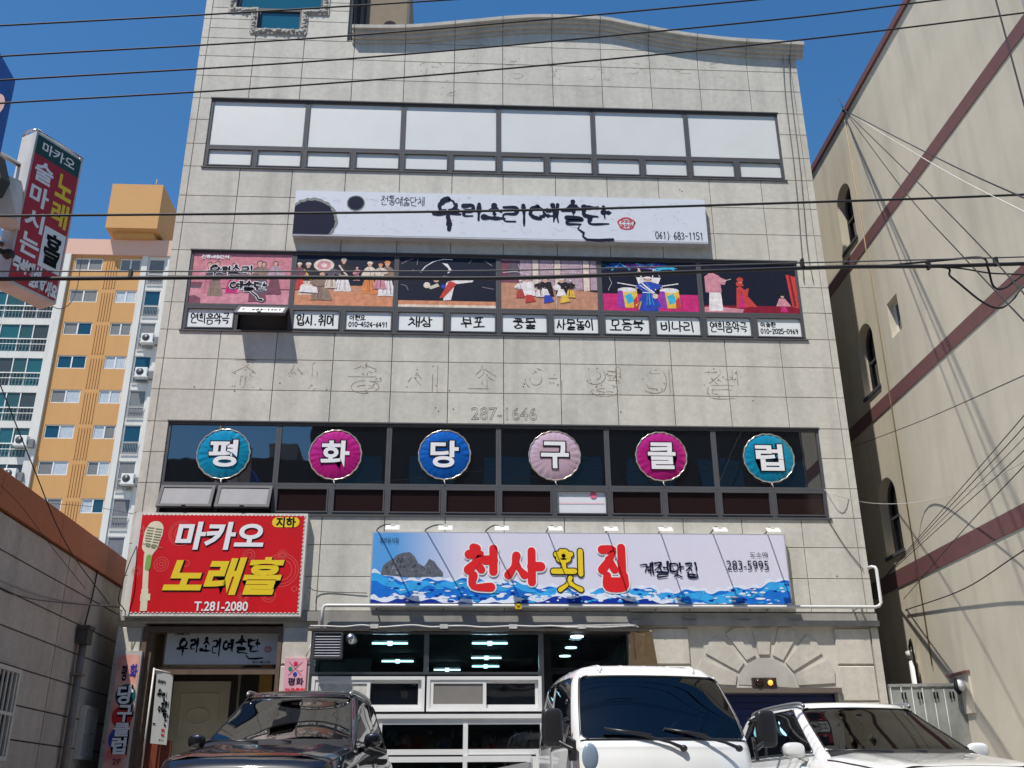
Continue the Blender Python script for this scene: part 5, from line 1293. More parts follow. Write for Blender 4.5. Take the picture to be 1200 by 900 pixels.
for i, (xa, za, xb, zb) in enumerate(rw):
    m = MB(); m.ring(xa, za, xb, zb, .06, AY+.05, AY+.14); m.box(xa+.06, AY+.06, za+.85, xb-.06, AY+.13, za+.92); f = m.build('window', wfm, AB)
    m = MB(); m.box(xa+.06, AY+.09, za+.06, xb-.06, AY+.11, zb-.06); m.build('pane', r.choice([curtain[1], bluepane, greyglass]), f)
    m = MB()
    for k in range(11): m.box(xa+.05+k*(xb-xa-.1)/10-.012, AY-.12, za+.08, xa+.05+k*(xb-xa-.1)/10+.012, AY-.09, za+.85)
    m.box(xa, AY-.13, za+.85, xb, AY-.08, za+.90); m.box(xa, AY-.13, za+.03, xb, AY-.08, za+.08); m.build('railing', mat('rail_grey', (.30, .30, .30), .5), f)
tealp = [glass('balcony_teal', (.02, .10, .11), ior=1.6), glass('balcony_green', (.03, .08, .075), ior=1.6), glass('balcony_grey', (.05, .06, .06), ior=1.5)]
for k in range(FL):
    zt = 39.95-k*FH-.55; zb = 39.95-(k+1)*FH-.012
    m = MB()
    for xx in (-40, -37.6, -36.6, -34.3, -32.9, -31.9, -30.78): m.box(xx, AY-.08, zb, xx+.07, AY+.02, zt)
    m.box(-40, AY-.16, zb+.95, -30.72, AY-.11, zb+1.03); m.box(-40, AY-.16, zb+.55, -30.72, AY-.12, zb+.60); m.box(-40, AY-.09, zb+1.0, -30.72, AY+.02, zb+1.06)
    f = m.build('balcony', wfm, AB)
    m = MB()
    for xx in range(38): m.box(-40+xx*.245, AY-.15, zb+.03, -40+xx*.245+.02, AY-.13, zb+.95)
    m.build('railing', MATS['rail_grey'], f)
    for i, (a, b) in enumerate(((-40, -37.6), (-37.53, -36.6), (-36.53, -34.3), (-34.23, -32.9), (-32.83, -31.9), (-31.83, -30.78))):
        m = MB(); m.box(a+.005, AY-.02, zb+.01, b-.005, AY, zt-.01); m.build('pane', tealp[[2, 1, 0, 0, 1, 2][(i+k*(k % 2)) % 6]], f)
# outdoor air-conditioning units on its ledges
apx = [(173, 396, 'beside the narrow window, upper of the right column'), (166, 436, 'second from the top in the right column'), (150, 561, 'lowest of the right column'), (25, 516, 'low on the white balcony side'), (12, 555, 'just above the orange parapet band')]
for px, py, lab in apx:
    p = Y(px, py, AY-.5)
    o = empty('air_conditioner', (p[0], AY-.45, p[2]-.35), 'white outdoor unit on the apartment block, '+lab, 'air conditioner', 'air conditioners on the apartment block')
    m = MB(); m.bbox(p[0]-.45, AY-.62, p[2]-.35, p[0]+.42, AY-.25, p[2]+.35, .03); m.box(p[0]-.5, AY-.66, p[2]-.42, p[0]+.5, AY-.10, p[2]-.36); m.build('casing', wfm, o)
    m = MB(); m.tube([(p[0]-.10, AY-.64, p[2]), (p[0]-.10, AY-.625, p[2])], .27, 18); m.build('fan_grille', curtain[2], o)
    m = MB(); m.box(p[0]+.5, AY-.5, p[2]-.5, p[0]+.85, AY-.1, p[2]+.1); m.build('duct_shade', curtain[1], o)

# ---- buildings across the street (behind the camera; seen only in glass)
OB = empty('brick_building', (8, -33, -.45), 'dark brick office building across the street mirrored in the window glass', 'building')
m = MB(); m.box(-7.2, -45, -.45, 30, -30, 25.0); m.box(-34, -42, -.45, -7.21, -30.2, 16.2); m.build('wall', mat('dark_brick', (.09, .07, .06), .8), OB)
m = MB()
for i in range(10):
    for j in range(7): m.box(-6+i*3.5, -29.99, 2+j*3.2, -3.8+i*3.5, -29.95, 3.6+j*3.2)
m.build('window', dkglass, OB)
m = MB(); m.box(-7.3, -29.9, 25.0, 30.1, -45, 25.3); m.box(-9.6, -34, 16.2, -8.2, -32, 17.6); m.build('roof', MATS['side_render'], OB)

# ================================================================ hanging signs at the left edge
HS = empty('hanging_sign', (-5.1, -5.8, 6.3), 'tall red and green projecting sign with yellow and white lettering at the left edge', 'sign')
TL = Y(41, 156, -6.0); d0 = ray(96, 189); t = (TL[2]-CAM[2])/d0[2]; TR = CAM+d0*t
BL = Y(12, 325, -6.0); zb = BL[2]-.02
TL[:2] = (TL[:2]+BL[:2])/2
u = TR-TL; u[2] = 0; Wd = np.linalg.norm(u); u /= Wd; nb = np.array([-u[1], u[0], 0]); Hh = TL[2]-zb     # nb points away from the viewer
def H(s, v, off=0.0): q = TL+u*s*Wd-np.array([0, 0, 1.])*v*Hh+nb*off; return tuple(q)
def hbox(mb, s0, v0, s1, v1, o0, o1): mb.prism([H(s0, v0, o0), H(s1, v0, o0), H(s1, v1, o0), H(s0, v1, o0)], tuple(nb*(o1-o0)))
m = MB(); hbox(m, -.02, -.012, 1.02, 1.012, .0, .26); m.build('casing', mat('hanging_case', (.55, .55, .54), .5, stain=.3), HS)
m = MB(); hbox(m, .02, .005, .98, .135, -.006, -.001); m.build('green_face', mat('green_sheet', (.008, .05, .03), .35), HS)
m = MB(); hbox(m, .02, .135, .98, .995, -.006, -.001); m.build('red_face', mat('deep_red_sheet', (.40, .008, .016), .35), HS)
def htext(body, s0, v0, s1, v1, mm, off, bold, name, turn=0.0, edge=None, grow=.1):
    for m_, b_, o_ in ((edge, bold+grow*.5, off+.002), (mm, bold, off)):
        if m_ is None: continue
        V, F = type_mesh(body, b_); a, b = V.min(0), V.max(0); mb = MB(); e = .012 if m_ is edge else 0
        mb.add([H(s0-e+(p[0]-a[0])/(b[0]-a[0])*(s1-s0+2*e), v1+e-(p[1]-a[1])/(b[1]-a[1])*(v1-v0+2*e), -o_-.006) for p in V], F)
        mb.build(name if m_ is mm else name+'_edge', m_, HS)
htext('마카오', .14, .03, .86, .105, white, .003, .02, 'lettering')
for i, ch in enumerate('술마시는'): htext(ch, .08, .165+i*.165, .47, .305+i*.165, white, .003, .03, 'lettering')
for i, ch in enumerate('노래'): htext(ch, .56, .17+i*.19, .92, .335+i*.19, yellow, .003, .03, 'lettering')
m = MB(); hbox(m, .50, .56, .96, .83, -.010, -.007); m.build('white_panel', white, HS)
htext('홀', .56, .59, .90, .80, black, .008, .04, 'lettering')
htext('즉석에서', .04, .845, .60, .915, black, .003, .03, 'small_lettering', edge=white); htext('노래하세요', .42, .905, .97, .98, black, .003, .03, 'small_lettering', edge=white)
m = MB()
for s in (0, 1): m.tube([H(s*1.02-.01, -.02, .0), H(s*1.02-.01, -.05, .18), H(s*1.02-.01, -.02, .26)], .016, 6)
m.tube([H(.0, -.03, .02), H(1.0, -.03, .02)], .014, 6)
for v in (.2, .75): m.tube([H(-.02, v, .2), H(-1.7, v, .2)], .03, 8)
m.build('bracket', steel, HS)
pp = np.array(H(-1.7, .5, .2))
m = MB(); m.tube([(pp[0], pp[1], LOT-.3), (pp[0], pp[1], TL[2]+1.2)], .06, 10); 
tag(m.build('sign_pole', mat('pole_grey', (.35, .35, .36), .5)), 'grey steel pole carrying the signs at the left edge', 'pole')
# dark floodlight and grey cabinet in front of it, blue sign above
GC = empty('grey_cabinet', (-5.6, -6.4, 6.6), 'small pale metal cabinet with a dark lamp on top beside the hanging sign', 'cabinet')
def Q(px, py, y): return tuple(Y(px, py, y))
m = MB(); m.prism([Q(-20, 192, -6.4), Q(8, 205, -6.4), Q(25, 212, -6.2), Q(20, 258, -6.2), Q(-22, 245, -6.4)], (-.08, .3, 0)); m.build('casing', MATS['hanging_case'], GC)
m = MB(); m.prism([Q(-22, 183, -6.4), Q(6, 187, -6.4), Q(12, 215, -6.4), Q(3, 232, -6.4), Q(-22, 236, -6.4)], (-.05, -.12, 0)); m.build('lamp', near_black, GC)
m = MB(); p = Q(10, 298, -6.0); m.ell(p, (.07, .07, .06)); m.tube([p, tuple(pp[:2])+(p[2],)], .03, 6); m.build('cable_box', near_black, GC)
BS = empty('blue_sign', (-5.0, -7.3, 7.5), 'corner of a blue projecting sign cut off by the left edge', 'sign')
pts = [Q(-60, 20, -7.3), Q(0, 62, -7.3), Q(18, 95, -7.15), Q(0, 182, -7.15), Q(-60, 168, -7.3)]
m = MB(); m.prism(pts, (-.06, .12, 0)); m.build('casing', mat('blue_sheet', (.03, .10, .36), .35, var=.3, scale=4), BS)
m = MB(); c = Y(-3, 122, -7.32); m.disc(tuple(c), .07, .13); m.build('pale_print', mat('pale_print', (.55, .35, .33), .5), BS)
m = MB(); m.tube([(pp[0], pp[1], pts[4][2]), (pts[4][0], pts[4][1]+.1, pts[4][2]+.1)], .04, 6); m.build('bracket', steel, BS)

# ================================================================ overhead cables
cab = mat('cable_black', (.012, .012, .016), .6); cabw = mat('cable_pale', (.55, .54, .50), .6)
def wire(name, pts, rad, label, mm=cab, cat='cable', group=None, n=8, sag=0.0):
    P = catmull(pts, n) if len(pts) > 2 else np.array([np.array(pts[0])+(np.array(pts[1])-np.array(pts[0]))*t for t in np.linspace(0, 1, 13)])
    if sag:
        t = np.linspace(0, 1, len(P)); P[:, 2] -= sag*4*t*(1-t)
    m = MB(); m.tube(P, rad, 6); return tag(m.build(name, mm), label, cat, group)
gA = 'power lines across the top of the view'
wire('power_line', [Y(-300, 46, -8), Y(0, 30, -8), Y(260, 16, -8), Y(522, 0, -8), Y(900, -25, -8)], .009, 'highest black power line, leaving the frame above the curved cornice', group=gA)
wire('power_line', [Y(-300, 86, -8), Y(0, 66, -8), Y(420, 41, -8), Y(884, 0, -8), Y(1500, -60, -8)], .009, 'second black power line from the top, crossing the arched tower window', group=gA)
wire('power_line', [Y(-300, 112, -8), Y(0, 94, -8), Y(420, 68, -8), Y(880, 26, -8), Y(1100, 0, -8), Y(1500, -50, -8)], .009, 'third black power line from the top, passing over the cornice', group=gA)
wire('power_line', [Y(-300, 140, -8), Y(0, 121, -8), Y(420, 95, -8), Y(880, 53, -8), Y(1200, 15, -8), Y(1500, -25, -8)], .009, 'lowest black power line, touching the right end of the cornice', group=gA)
wire('telephone_cable', [Y(-300, 256, -7), Y(0, 253, -7), Y(580, 247, -7), Y(980, 236, -7), Y(1200, 228, -7), Y(1500, 214, -7)], .013, 'single black cable crossing the calligraphy sign')
wire('cable_bundle', [Y(-300, 329, -6.5), Y(0, 327, -6.5), Y(300, 325, -6.5), Y(580, 326, -6.5), Y(800, 319, -6.5), Y(980, 313, -6.5), Y(1090, 312, -6.5), Y(1200, 309, -6.5), Y(1500, 300, -6.5)], .022, 'thick black cable bundle crossing the stage posters')
wire('messenger_wire', [Y(-300, 320, -6.5), Y(0, 318, -6.5), Y(200, 318, -6.5), Y(580, 317, -6.5), Y(940, 308, -6.5), Y(1200, 301, -6.5), Y(1500, 290, -6.5)], .008, 'thin grey messenger wire just above the cable bundle', mm=mat('wire_grey', (.10, .10, .11), .5))
wire('cable_loop', [Y(900, 315, -6.48), Y(1092, 312, -6.48), Y(1115, 325, -6.48), Y(1150, 353, -6.48), Y(1172, 361, -6.48), Y(1188, 350, -6.48), Y(1200, 336, -6.48), Y(1240, 322, -6.48)], .012, 'lower hanging loop of black cable near the right edge')
wire('cable_loop', [Y(1030, 312, -6.46), Y(1105, 305, -6.46), Y(1150, 302, -6.46), Y(1158, 315, -6.46), Y(1164, 335, -6.46), Y(1176, 338, -6.46), Y(1195, 325, -6.46), Y(1230, 300, -6.46)], .012, 'upper tight loop of black cable near the right edge')
wire('drop_wire', [Y(1070, 313, -6.5), Y(1120, 314, -6.5), Y(1160, 320, -6.5), Y(1200, 322, -6.5), Y(1300, 330, -6.5)], .009, 'thin black wire leaving the cable bundle at the right')
m = MB()
for px, py in ((940, 309), (1167, 307), (153, 322), (1088, 311)): p = Y(px, py, -6.5); m.box(p[0]-.015, p[1]-.03, p[2]-.045, p[0]+.015, p[1]+.03, p[2]+.05)
tag(m.build('cable_clamp', cab), 'small black clamps tying the cable bundle to its wire', 'cable clamps')
# wires fanning out from the anchor on the beige wall
gW = 'wires fanning from the anchor high on the beige wall'
A0 = X(989, 129, RX-.06)
m = MB(); m.tube([tuple(A0+np.array([.10, 0, 0])), tuple(A0)], .02, 6); m.ell(tuple(A0), (.04, .04, .05)); m.tube([tuple(A0), tuple(A0+np.array([-.05, .05, .35]))], .008, 5)
tag(m.build('wire_anchor', near_black), 'dark iron wire anchor on the edge of the beige wall', 'anchor')
wire('service_wire', [A0, X(1100, 186, 6.3), X(1200, 232, 5.0), X(1400, 320, 2.5)], .008, 'uppermost black service wire falling right from the wall anchor', group=gW)
wire('service_wire', [A0, X(1100, 196, 6.3), X(1200, 248, 5.0), X(1400, 350, 2.5)], .006, 'white service wire falling right from the wall anchor', mm=cabw, group=gW)
wire('service_wire', [A0, X(1080, 218, 6.6), X(1160, 300, 5.6), X(1240, 390, 4)], .008, 'thicker middle black wire falling from the wall anchor', group=gW)
wire('service_wire', [A0, X(1060, 224, 6.7), X(1128, 300, 5.8), X(1200, 376, 4.6), X(1260, 440, 4)], .008, 'thin steep black wire falling from the wall anchor', group=gW)
wire('service_wire', [X(1150, -60, 5), X(1167, 0, 5), X(1200, 122, 5), X(1240, 270, 5)], .008, 'lone steep wire at the top right corner')
wire('service_wire', [X(1001, 523, RX-.05), X(1080, 493, 6.9), X(1200, 440, 5.6), X(1300, 395, 4.6)], .006, 'single wire climbing right across the beige wall below the middle maroon band')
gF = 'black wires rising to the right edge above the lowest maroon band'
A1 = X(1034, 679, RX-.05)
for k, (px, py, rr, lab) in enumerate(((1200, 487, .0055, 'topmost'), (1200, 500, .0055, 'second'), (1200, 513, .004, 'thin third'), (1200, 528, .0055, 'fourth'))):
    wire('service_wire', [A1, X((1034+px)/2, (679+py)/2, 6.7), X(px, py, 5.6), X(px+120, py-145, 4.2)], rr, lab+' wire of the bundle rising to the right edge above the lowest maroon band', group=gF)
wire('service_wire', [X(1059, 702, RX-.05), X(1130, 620, 6.8), X(1200, 546, 5.8), X(1300, 440, 4.6)], .006, 'separate wire rising to the right edge, ending below the lowest maroon band')
wire('service_wire', [X(1061, 715, RX-.03), X(1130, 690, 7.72), X(1200, 645, 7.6), X(1300, 585, 7.4)], .009, 'thick dark wire sagging right under the lowest maroon band')
wire('service_wire', [Y(966, 574, .0), Y(985, 582, -.1), Y(1025, 590, .3), X(1080, 588, RX-.05), X(1140, 572, 7.6), X(1220, 530, 7.2)], .006, 'pale cable strung from the second floor window to the beige wall', mm=cabw)
m = MB(); 
for k, px in enumerate((917, 924)):
    m.tube(catmull([Y(px, 55, -.03), Y(px+3, 110, -.02), Y(px+14, 200, -.02), Y(px+22, 290, -.02), Y(px+25+k*4, 330, -.02)], 6), .008, 5)
tag(m.build('facade_cable', mat('facade_cable_grey', (.14, .135, .13), .6)), 'pair of thin cables running down the right edge of the granite front', 'cable')
wire('facade_wire', [Y(968, 605, -.02), Y(990, 640, -.02), Y(1012, 668, -.02)], .006, 'short thin wire slanting down from the corner of the second floor windows')
# left side wires
wire('service_cable', [X(-60, 655, -5.5), X(0, 680, -5.5), X(45, 697, -5.5), X(90, 707, -5.5), X(141, 711, -5.4)], .016, 'pale drooping cable along the tiled wall to the red sign', mm=mat('cable_dusty', (.30, .28, .26), .6))
wire('service_cable', [X(-60, 648, -5.48), X(0, 690, -5.48), X(30, 700, -5.48), X(60, 705, -5.48), X(141, 712, -5.4)], .006, 'thin dark cable sagging below the pale one on the tiled wall')
wire('service_wire', [Y(-20, 400, -5), Y(38, 545, -4.2), Y(78, 638, -3.2), Y(128, 708, -.6)], .007, 'thin dark wire slanting down across the orange band to the red sign')
wire('service_wire', [Y(-20, 550, -5), Y(22, 590, -4), Y(60, 640, -3), Y(100, 690, -1.5)], .004, 'hair-thin wire slanting across the tiled wall')
wire('service_wire', [Y(60, 590, 8), Y(110, 594, 8), Y(160, 603, 1), ], .006, 'thin wire crossing in front of the lowest apartment windows')
wire('service_wire', [Y(150, 720, -.1), Y(144, 712, -.2), Y(139, 700, -.3), Y(150, 664, -.3), Y(160, 640, -.16)], .008, 'dark loop of wire at the left edge of the red sign')
wire('service_wire', [Y(362, 688, -.16), Y(375, 693, -.02), Y(430, 695, -.02)], .006, 'dark wire from the red sign along the granite to the seafood sign')
wire('service_wire', [Y(96, 300, -2.2), Y(88, 345, -2.3), Y(70, 362, -2.6), Y(40, 345, -3), Y(0, 330, -3.4)], .006, 'tangled wire under the hanging red sign')
# ================================================================ vehicles
paint_w = mat('white_car_paint', (.80, .80, .78), .22, var=.015, scale=2, coat=1.0, stain=.05)
paint_k = mat('black_car_paint', (.008, .008, .011), .3, var=.05, scale=2, coat=1.0, spec=.08)
for p_ in (paint_w, paint_k): p_.node_tree.nodes['Principled BSDF'].inputs['Coat IOR'].default_value = 1.7
rubber = mat('tyre_rubber', (.02, .02, .02), .8); trim = mat('black_plastic', (.018, .018, .02), .35); chrome = mat('chrome', (.65, .65, .66), .12, 1.0, var=.03)
carglass = clear_glass('windscreen', (.20, .23, .36), 1.75); carglass_k = clear_glass('tinted_windscreen', (.12, .14, .20), 2.3); lining = mat('cabin_lining', (.02, .02, .024), .85); seatm = mat('seat_fabric', (.05, .05, .06), .8); sideglass = glass('side_glass', (.004, .005, .007), ior=1.55, wav=.0)
lampm = mat('headlamp', (.55, .56, .58), .08, var=.2, scale=20, coat=1); blackp = mat('piano_black', (.01, .01, .012), .08, coat=1)
def mirror_pts(P): return P
def lower_body(st, n=5):
    """st: (y, half width, z of the crown, z of the shoulder, z bottom) from front to rear"""
    rows = []
    for y, w_, zc, zs_, zb in st:
        half = [(0, zc), (.35*w_, zc-.004), (.66*w_, zc-.018), (.88*w_, (zc*.55+zs_*.45)), (.975*w_, zs_-.05), (w_, zs_-.16), (w_*1.0, zb+.32), (w_*.985, zb+.12), (w_*.93, zb), (0, zb-.02)]
        H_ = catmull(half, 4)
        rows.append([(-a, y, b) for a, b in H_[::-1]]+[(a, y, b) for a, b in H_[1:]])
    R_ = np.array(rows, float)
    return catmull(R_.reshape(len(rows), -1), n).reshape(-1, R_.shape[1], 3)
def greenhouse(lv, nl=5, fb=.16, rb=.10):
    """lv: (z, half width, y front, y rear). Contour runs front centre -> right side -> rear centre, then mirrored."""
    tf = [0, .2, .4, .6, .78, .90, .965]; ts = [.0, .05, .10, .16, .25, .34, .42, .47, .50, .60, .70, .78, .84, .90, .95]; tr_ = [.95, .85, .6, .3, 0]
    rows = []
    for z, w_, yf, yr in lv:
        half = [(w_*.93*t, yf+fb*t**2.4) for t in tf]
        y0 = yf+fb+.05; y1 = yr-rb-.05
        half += [(w_*(1-.05*(2*t-1)**2), y0+(y1-y0)*t) for t in ts]
        half += [(w_*.93*t, yr-rb*t**2.4) for t in tr_]
        rows.append([(-a, y, z) for a, y in half[::-1][:-1]]+[(a, y, z) for a, y in half])
    R_ = np.array(rows, float); k = R_.shape[1]
    G = catmull(R_.reshape(len(rows), -1), nl).reshape(-1, k, 3)
    return G, len(tf), len(ts), len(tr_)
def wheel(root, x, y, r, wd, side):
    o = MB(); a, b = (x-wd/2, x+wd/2)
    o.tube([(a, y, r), (a+.03, y, r), (b-.03, y, r), (b, y, r)], [r*.93, r, r, r*.93], 28); t_ = o.build('wheel', rubber, root, local=True)
    o = MB(); xs_ = b if side > 0 else a
    for k in range(10):
        an = 2*math.pi*k/10; o.tube([(xs_+side*.004, y, r), (xs_+side*.006, y+.68*r*math.cos(an), r+.68*r*math.sin(an))], .03, 6)
    o.tube([(xs_-side*.02, y+.70*r*math.cos(t), r+.70*r*math.sin(t)) for t in np.linspace(0, 6.2832, 26)], .025, 6, cap=False); o.ell((xs_, y, r), (.03, .07, .07)); o.build('rim', chrome, t_, local=True)
def door_mirror(root, x, y, z, side, mm, s=1.0):
    o = MB(); o.sell((x+side*.12*s, y, z+.02), (.115*s, .065*s, .078*s), .72); o.tube([(x-side*.04, y+.03, z-.07), (x+side*.06*s, y+.01, z-.04)], .03*s, 8); h = o.build('door_mirror', mm, root, local=True)
    o = MB(); o.ell((x+side*.13*s, y+.05*s, z+.02), (.11*s, .045*s, .07*s), 14, 8); o.build('mirror_glass', blackp, h, local=True)

def fillet(mb, root, G, i, j, di, dj, r, off=.013):
    """rounded corner of a window opening, in body colour, with the seal following it"""
    P0 = G[i, j]; u = G[i, j+dj*2]-P0; v = G[i+di*3, j]-P0; u = u/np.linalg.norm(u); v = v/np.linalg.norm(v)
    n = np.cross(u, v); n /= np.linalg.norm(n); c = P0-np.array([0, P0[1]*.6+.3, 1.0])
    if n @ c < 0: n = -n
    A = [P0+u*r*(1-math.sin(t))+v*r*(1-math.cos(t)) for t in np.linspace(0, math.pi/2, 9)]
    o = [tuple(p+n*off) for p in [P0-u*.012-v*.012]+A]
    mb.add(o, [(0, k, k+1) for k in range(1, 9)]); q = MB(); q.tube([tuple(p+n*(off-.004)) for p in A], .009, 6); q.build('corner_seal', trim, root, local=True)
def suv(loc, rz, paint, label, sc=(1, 1, 1), blackroof=False):
    root = empty('parked_suv', loc, label, 'car', None, rz); root.scale = sc
    st = [(-2.30, .62, .72, .66, .34), (-2.26, .78, .86, .74, .26), (-2.14, .87, .95, .84, .23), (-1.9, .915, 1.0, .90, .22), (-1.5, .93, 1.055, .95, .22), (-1.12, .935, 1.10, .99, .22), (-.6, .935, 1.12, 1.02, .22), (.6, .94, 1.12, 1.03, .22), (1.7, .93, 1.12, 1.03, .24), (2.15, .88, 1.08, 1.0, .28), (2.30, .74, .98, .9, .36)]
    G = lower_body(st)
    kf = 5*5+1
    nc = G.shape[1]; c = nc//2
    hood = lambda i, j: 10 <= i < kf and c-13 <= j < c+13
    m = MB(); m.grid(G, flip=True, sel=lambda i, j: not hood(i, j)); m.poly([tuple(p) for p in G[0][::-1]]); m.poly([tuple(p) for p in G[-1]]); body = m.build('body', paint, root, local=True)
    Gh = G.copy(); Gh[:, :, 2] += .004
    # two pressed lines along the bonnet
    for j in range(nc):
        xx = np.abs(Gh[:, j, 0]); Gh[:, j, 2] += .014*np.exp(-((xx-.56)/.09)**2)
    m = MB(); m.grid(Gh, flip=True, sel=hood); m.build('bonnet', paint, root, local=True)
    lv = [(.98, .90, -1.22, 2.16), (1.10, .875, -1.06, 2.12), (1.28, .815, -.74, 2.02), (1.46, .745, -.40, 1.90), (1.575, .70, -.20, 1.82), (1.63, .66, -.08, 1.74)]
    GG, a, b, d = greenhouse(lv)
    nr, nc2 = GG.shape[:2]; mid = nc2//2   # front centre column
    i0, i1 = 6, nr-4
    off = lambda j: abs(j-mid) if j >= mid else abs(j+1-mid)
    def cls(i, j):
        o_ = (j-mid) if j >= mid else (mid-1-j)
        if i < i0 or i >= i1: return 'body'
        if o_ < a-1: return 'ws'
        if o_ < a+1: return 'body'
        if o_ < a+7: return 'side1'
        if o_ < a+8: return 'pillar'
        if o_ < a+12: return 'side2'
        if o_ < a+b+1: return 'body'
        return 'rear'
    m = MB(); m.grid(GG, flip=True, sel=lambda i, j: cls(i, j) == 'body')
    top = GG[-1]; cen = np.array([0, (lv[-1][2]+lv[-1][3])/2, 0]); rows = []
    for kk, dz in ((1, 0), (.96, .026), (.88, .046), (.74, .060), (.5, .070), (.25, .075), (.02, .077)):
        rr = top.copy(); rr[:, :2] = cen[:2]+(rr[:, :2]-cen[:2])*kk; rr[:, 2] += dz; rows.append(rr)
    m.grid(np.array(rows), flip=True)
    sealm = root; e_ = a-1
    for s_ in (-1, 1):
        for ii, d_ in ((i0, 1), (i1, -1)):
            fillet(m, sealm, GG, ii, mid+s_*e_, d_, -s_, .07)
            fillet(m, sealm, GG, ii, mid+s_*(a+1), d_, s_, .05); fillet(m, sealm, GG, ii, mid+s_*(a+12), d_, -s_, .09 if ii == i1 else .05)
    m.build('cabin_shell', paint, root, local=True)
    m = MB(); m.grid(np.array([[tuple(GG[q_, j]+np.array([0, -.035+.02*q_/6, .012])) for j in range(mid-(a-1), mid+a)] for q_ in (4, 6)]), flip=True); m.build('cowl', trim, root, local=True)
    for nm, cl, mm in (('windscreen', 'ws', carglass_k if paint is paint_k else carglass), ('side_window', 'side1', sideglass), ('side_window', 'side2', sideglass), ('door_pillar', 'pillar', trim), ('rear_window', 'rear', sideglass)):
        for s in ((-1, 1) if nm in ('side_window', 'door_pillar') else (0,)):
            m = MB(); m.grid(GG, flip=(nm != 'windscreen'), sel=lambda i, j: cls(i, j) == cl and (s == 0 or (j >= mid) == (s > 0)))
            o = m.build(nm, mm, root, local=True)
    # dark lining, dashboard, seats and wheel behind the tinted glass
    inn_ = GG*np.array([.965, .975, 1])+np.array([0, .012, -.012])
    m = MB(); m.grid(inn_, sel=lambda i, j: cls(i, j) != 'ws' and i >= i0-2)
    rr = np.array(rows)*np.array([.965, .975, 1])+np.array([0, .012, -.02]); m.grid(rr)
    k0 = i0; m.poly([tuple(p*np.array([.96, .96, 1])+np.array([0, .03, 0])) for p in GG[k0]]); m.build('cabin_lining', lining, root, local=True)
    for s_ in (-1, 1):
        m = MB(); m.sell((s_*.36, .35, 1.16), (.23, .07, .16), .6); m.tube([(s_*.36, .38, 1.28), (s_*.36, .38, 1.36)], .02, 6); m.sell((s_*.36, .38, 1.40), (.13, .05, .075), .6); m.build('seat', seatm, root, local=True)
    m = MB(); m.tube([(.36+.18*math.cos(t), -.42-.05*math.sin(t), 1.16+.15*math.sin(t)) for t in np.linspace(0, 6.2832, 24)], .016, 6, cap=False); m.build('steering_wheel', trim, root, local=True)
    m = MB(); Gs = Gh[9:kf+1]
    for j_ in (c-13, c+13): m.tube([tuple(p+np.array([0, 0, .001])) for p in Gs[:, j_]], .006, 5)
    m.build('bonnet_gap', mat('gap_dark', (.03, .03, .03), .7), root, local=True)
    # seals round the glass, roof rails, wipers, mirrors, lamps, grille
    def edge(js, ii): return [tuple(GG[ii, j]*np.array([1.002, 1, 1])+np.array([0, 0, .002])) for j in js]
    wsj = range(mid-(a-1), mid+a)
    m = MB(); m.tube(edge(wsj, i0), .012, 6); m.tube(edge(wsj, i1), .009, 6)
    for j in (mid-(a-1), mid+a-1): m.tube([tuple(GG[i, j]) for i in range(i0, i1+1)], .009, 6)
    for s in (-1, 1):
        js = [mid+s*(a+1+k) for k in range(12)]
        m.tube(edge(js, i0), .010, 6); m.tube(edge(js, i1), .008, 6); m.tube([tuple(GG[i, js[0]]) for i in range(i0, i1+1)], .008, 6); m.tube([tuple(GG[i, js[-1]]) for i in range(i0, i1+1)], .008, 6)
    m.build('window_seal', trim, root, local=True)
    for s in (-1, 1): m = MB(); m.tube(edge([mid+s*(a+1+k) for k in range(12)], i0-1), .008, 6); m.build('belt_line', chrome, root, local=True)
    for s in (-1, 1):
        m = MB(); m.tube(catmull([(s*.615, -.06, 1.63), (s*.63, .10, 1.668), (s*.64, .8, 1.68), (s*.62, 1.4, 1.668), (s*.58, 1.62, 1.63)], 5), .02, 8); m.build('roof_rail', mat('rail_silver', (.45, .45, .46), .3, .8) if paint is not paint_w else mat('rail_dull', (.30, .31, .33), .35, .6), root, local=True)
        door_mirror(root, s*.89, -.60, 1.13, s, paint, .85 if paint is paint_k else 1.0)
        m = MB(); m.ell((s*.66, -2.17, .70), (.17, .10, .08)); m.build('headlight', lampm, root, local=True)
        for yy in (-.28, .75):
            m = MB(); m.ell((s*.945, yy+.3, .93), (.02, .12, .022), 12, 8); m.build('door_handle', chrome, root, local=True)
        for yy in (-1.45, 1.42): wheel(root, s*.84, yy, .36, .24, s)
    for s in (-1, 1):
        m = MB(); m.tube([(s*.18+.0, -1.07, 1.115), (s*.18-.3, -.99, 1.135), (s*.18-.62, -.90, 1.13)], [.016, .012, .008], 6); m.build('wiper', trim, root, local=True)
    m = MB()
    for k in range(5): m.box(-.42, -2.30, .58+k*.05, .42, -2.25, .605+k*.05)
    m.build('grille', chrome, root, local=True)
    m = MB(); m.box(-.92, -2.0, .20, .92, 2.0, .24); m.build('underside', trim, root, local=True)
    m = MB(); p = GG[i1-3, mid]; m.box(-.10, p[1]+.03, p[2]-.10, .10, p[1]+.05, p[2]-.04); m.build('rear_view_mirror', trim, root, local=True)
    return root
suv((-1.83, -3.8, LOT+.04), math.radians(-3.7), paint_k, 'black SUV with silver roof rails parked in front of the entrance', (.96, 1.0, 1.10))
suv((4.38, -4.55, LOT), math.radians(5), paint_w, 'white SUV parked at an angle in front of the garage', (1.0, 1.0, 1.0))

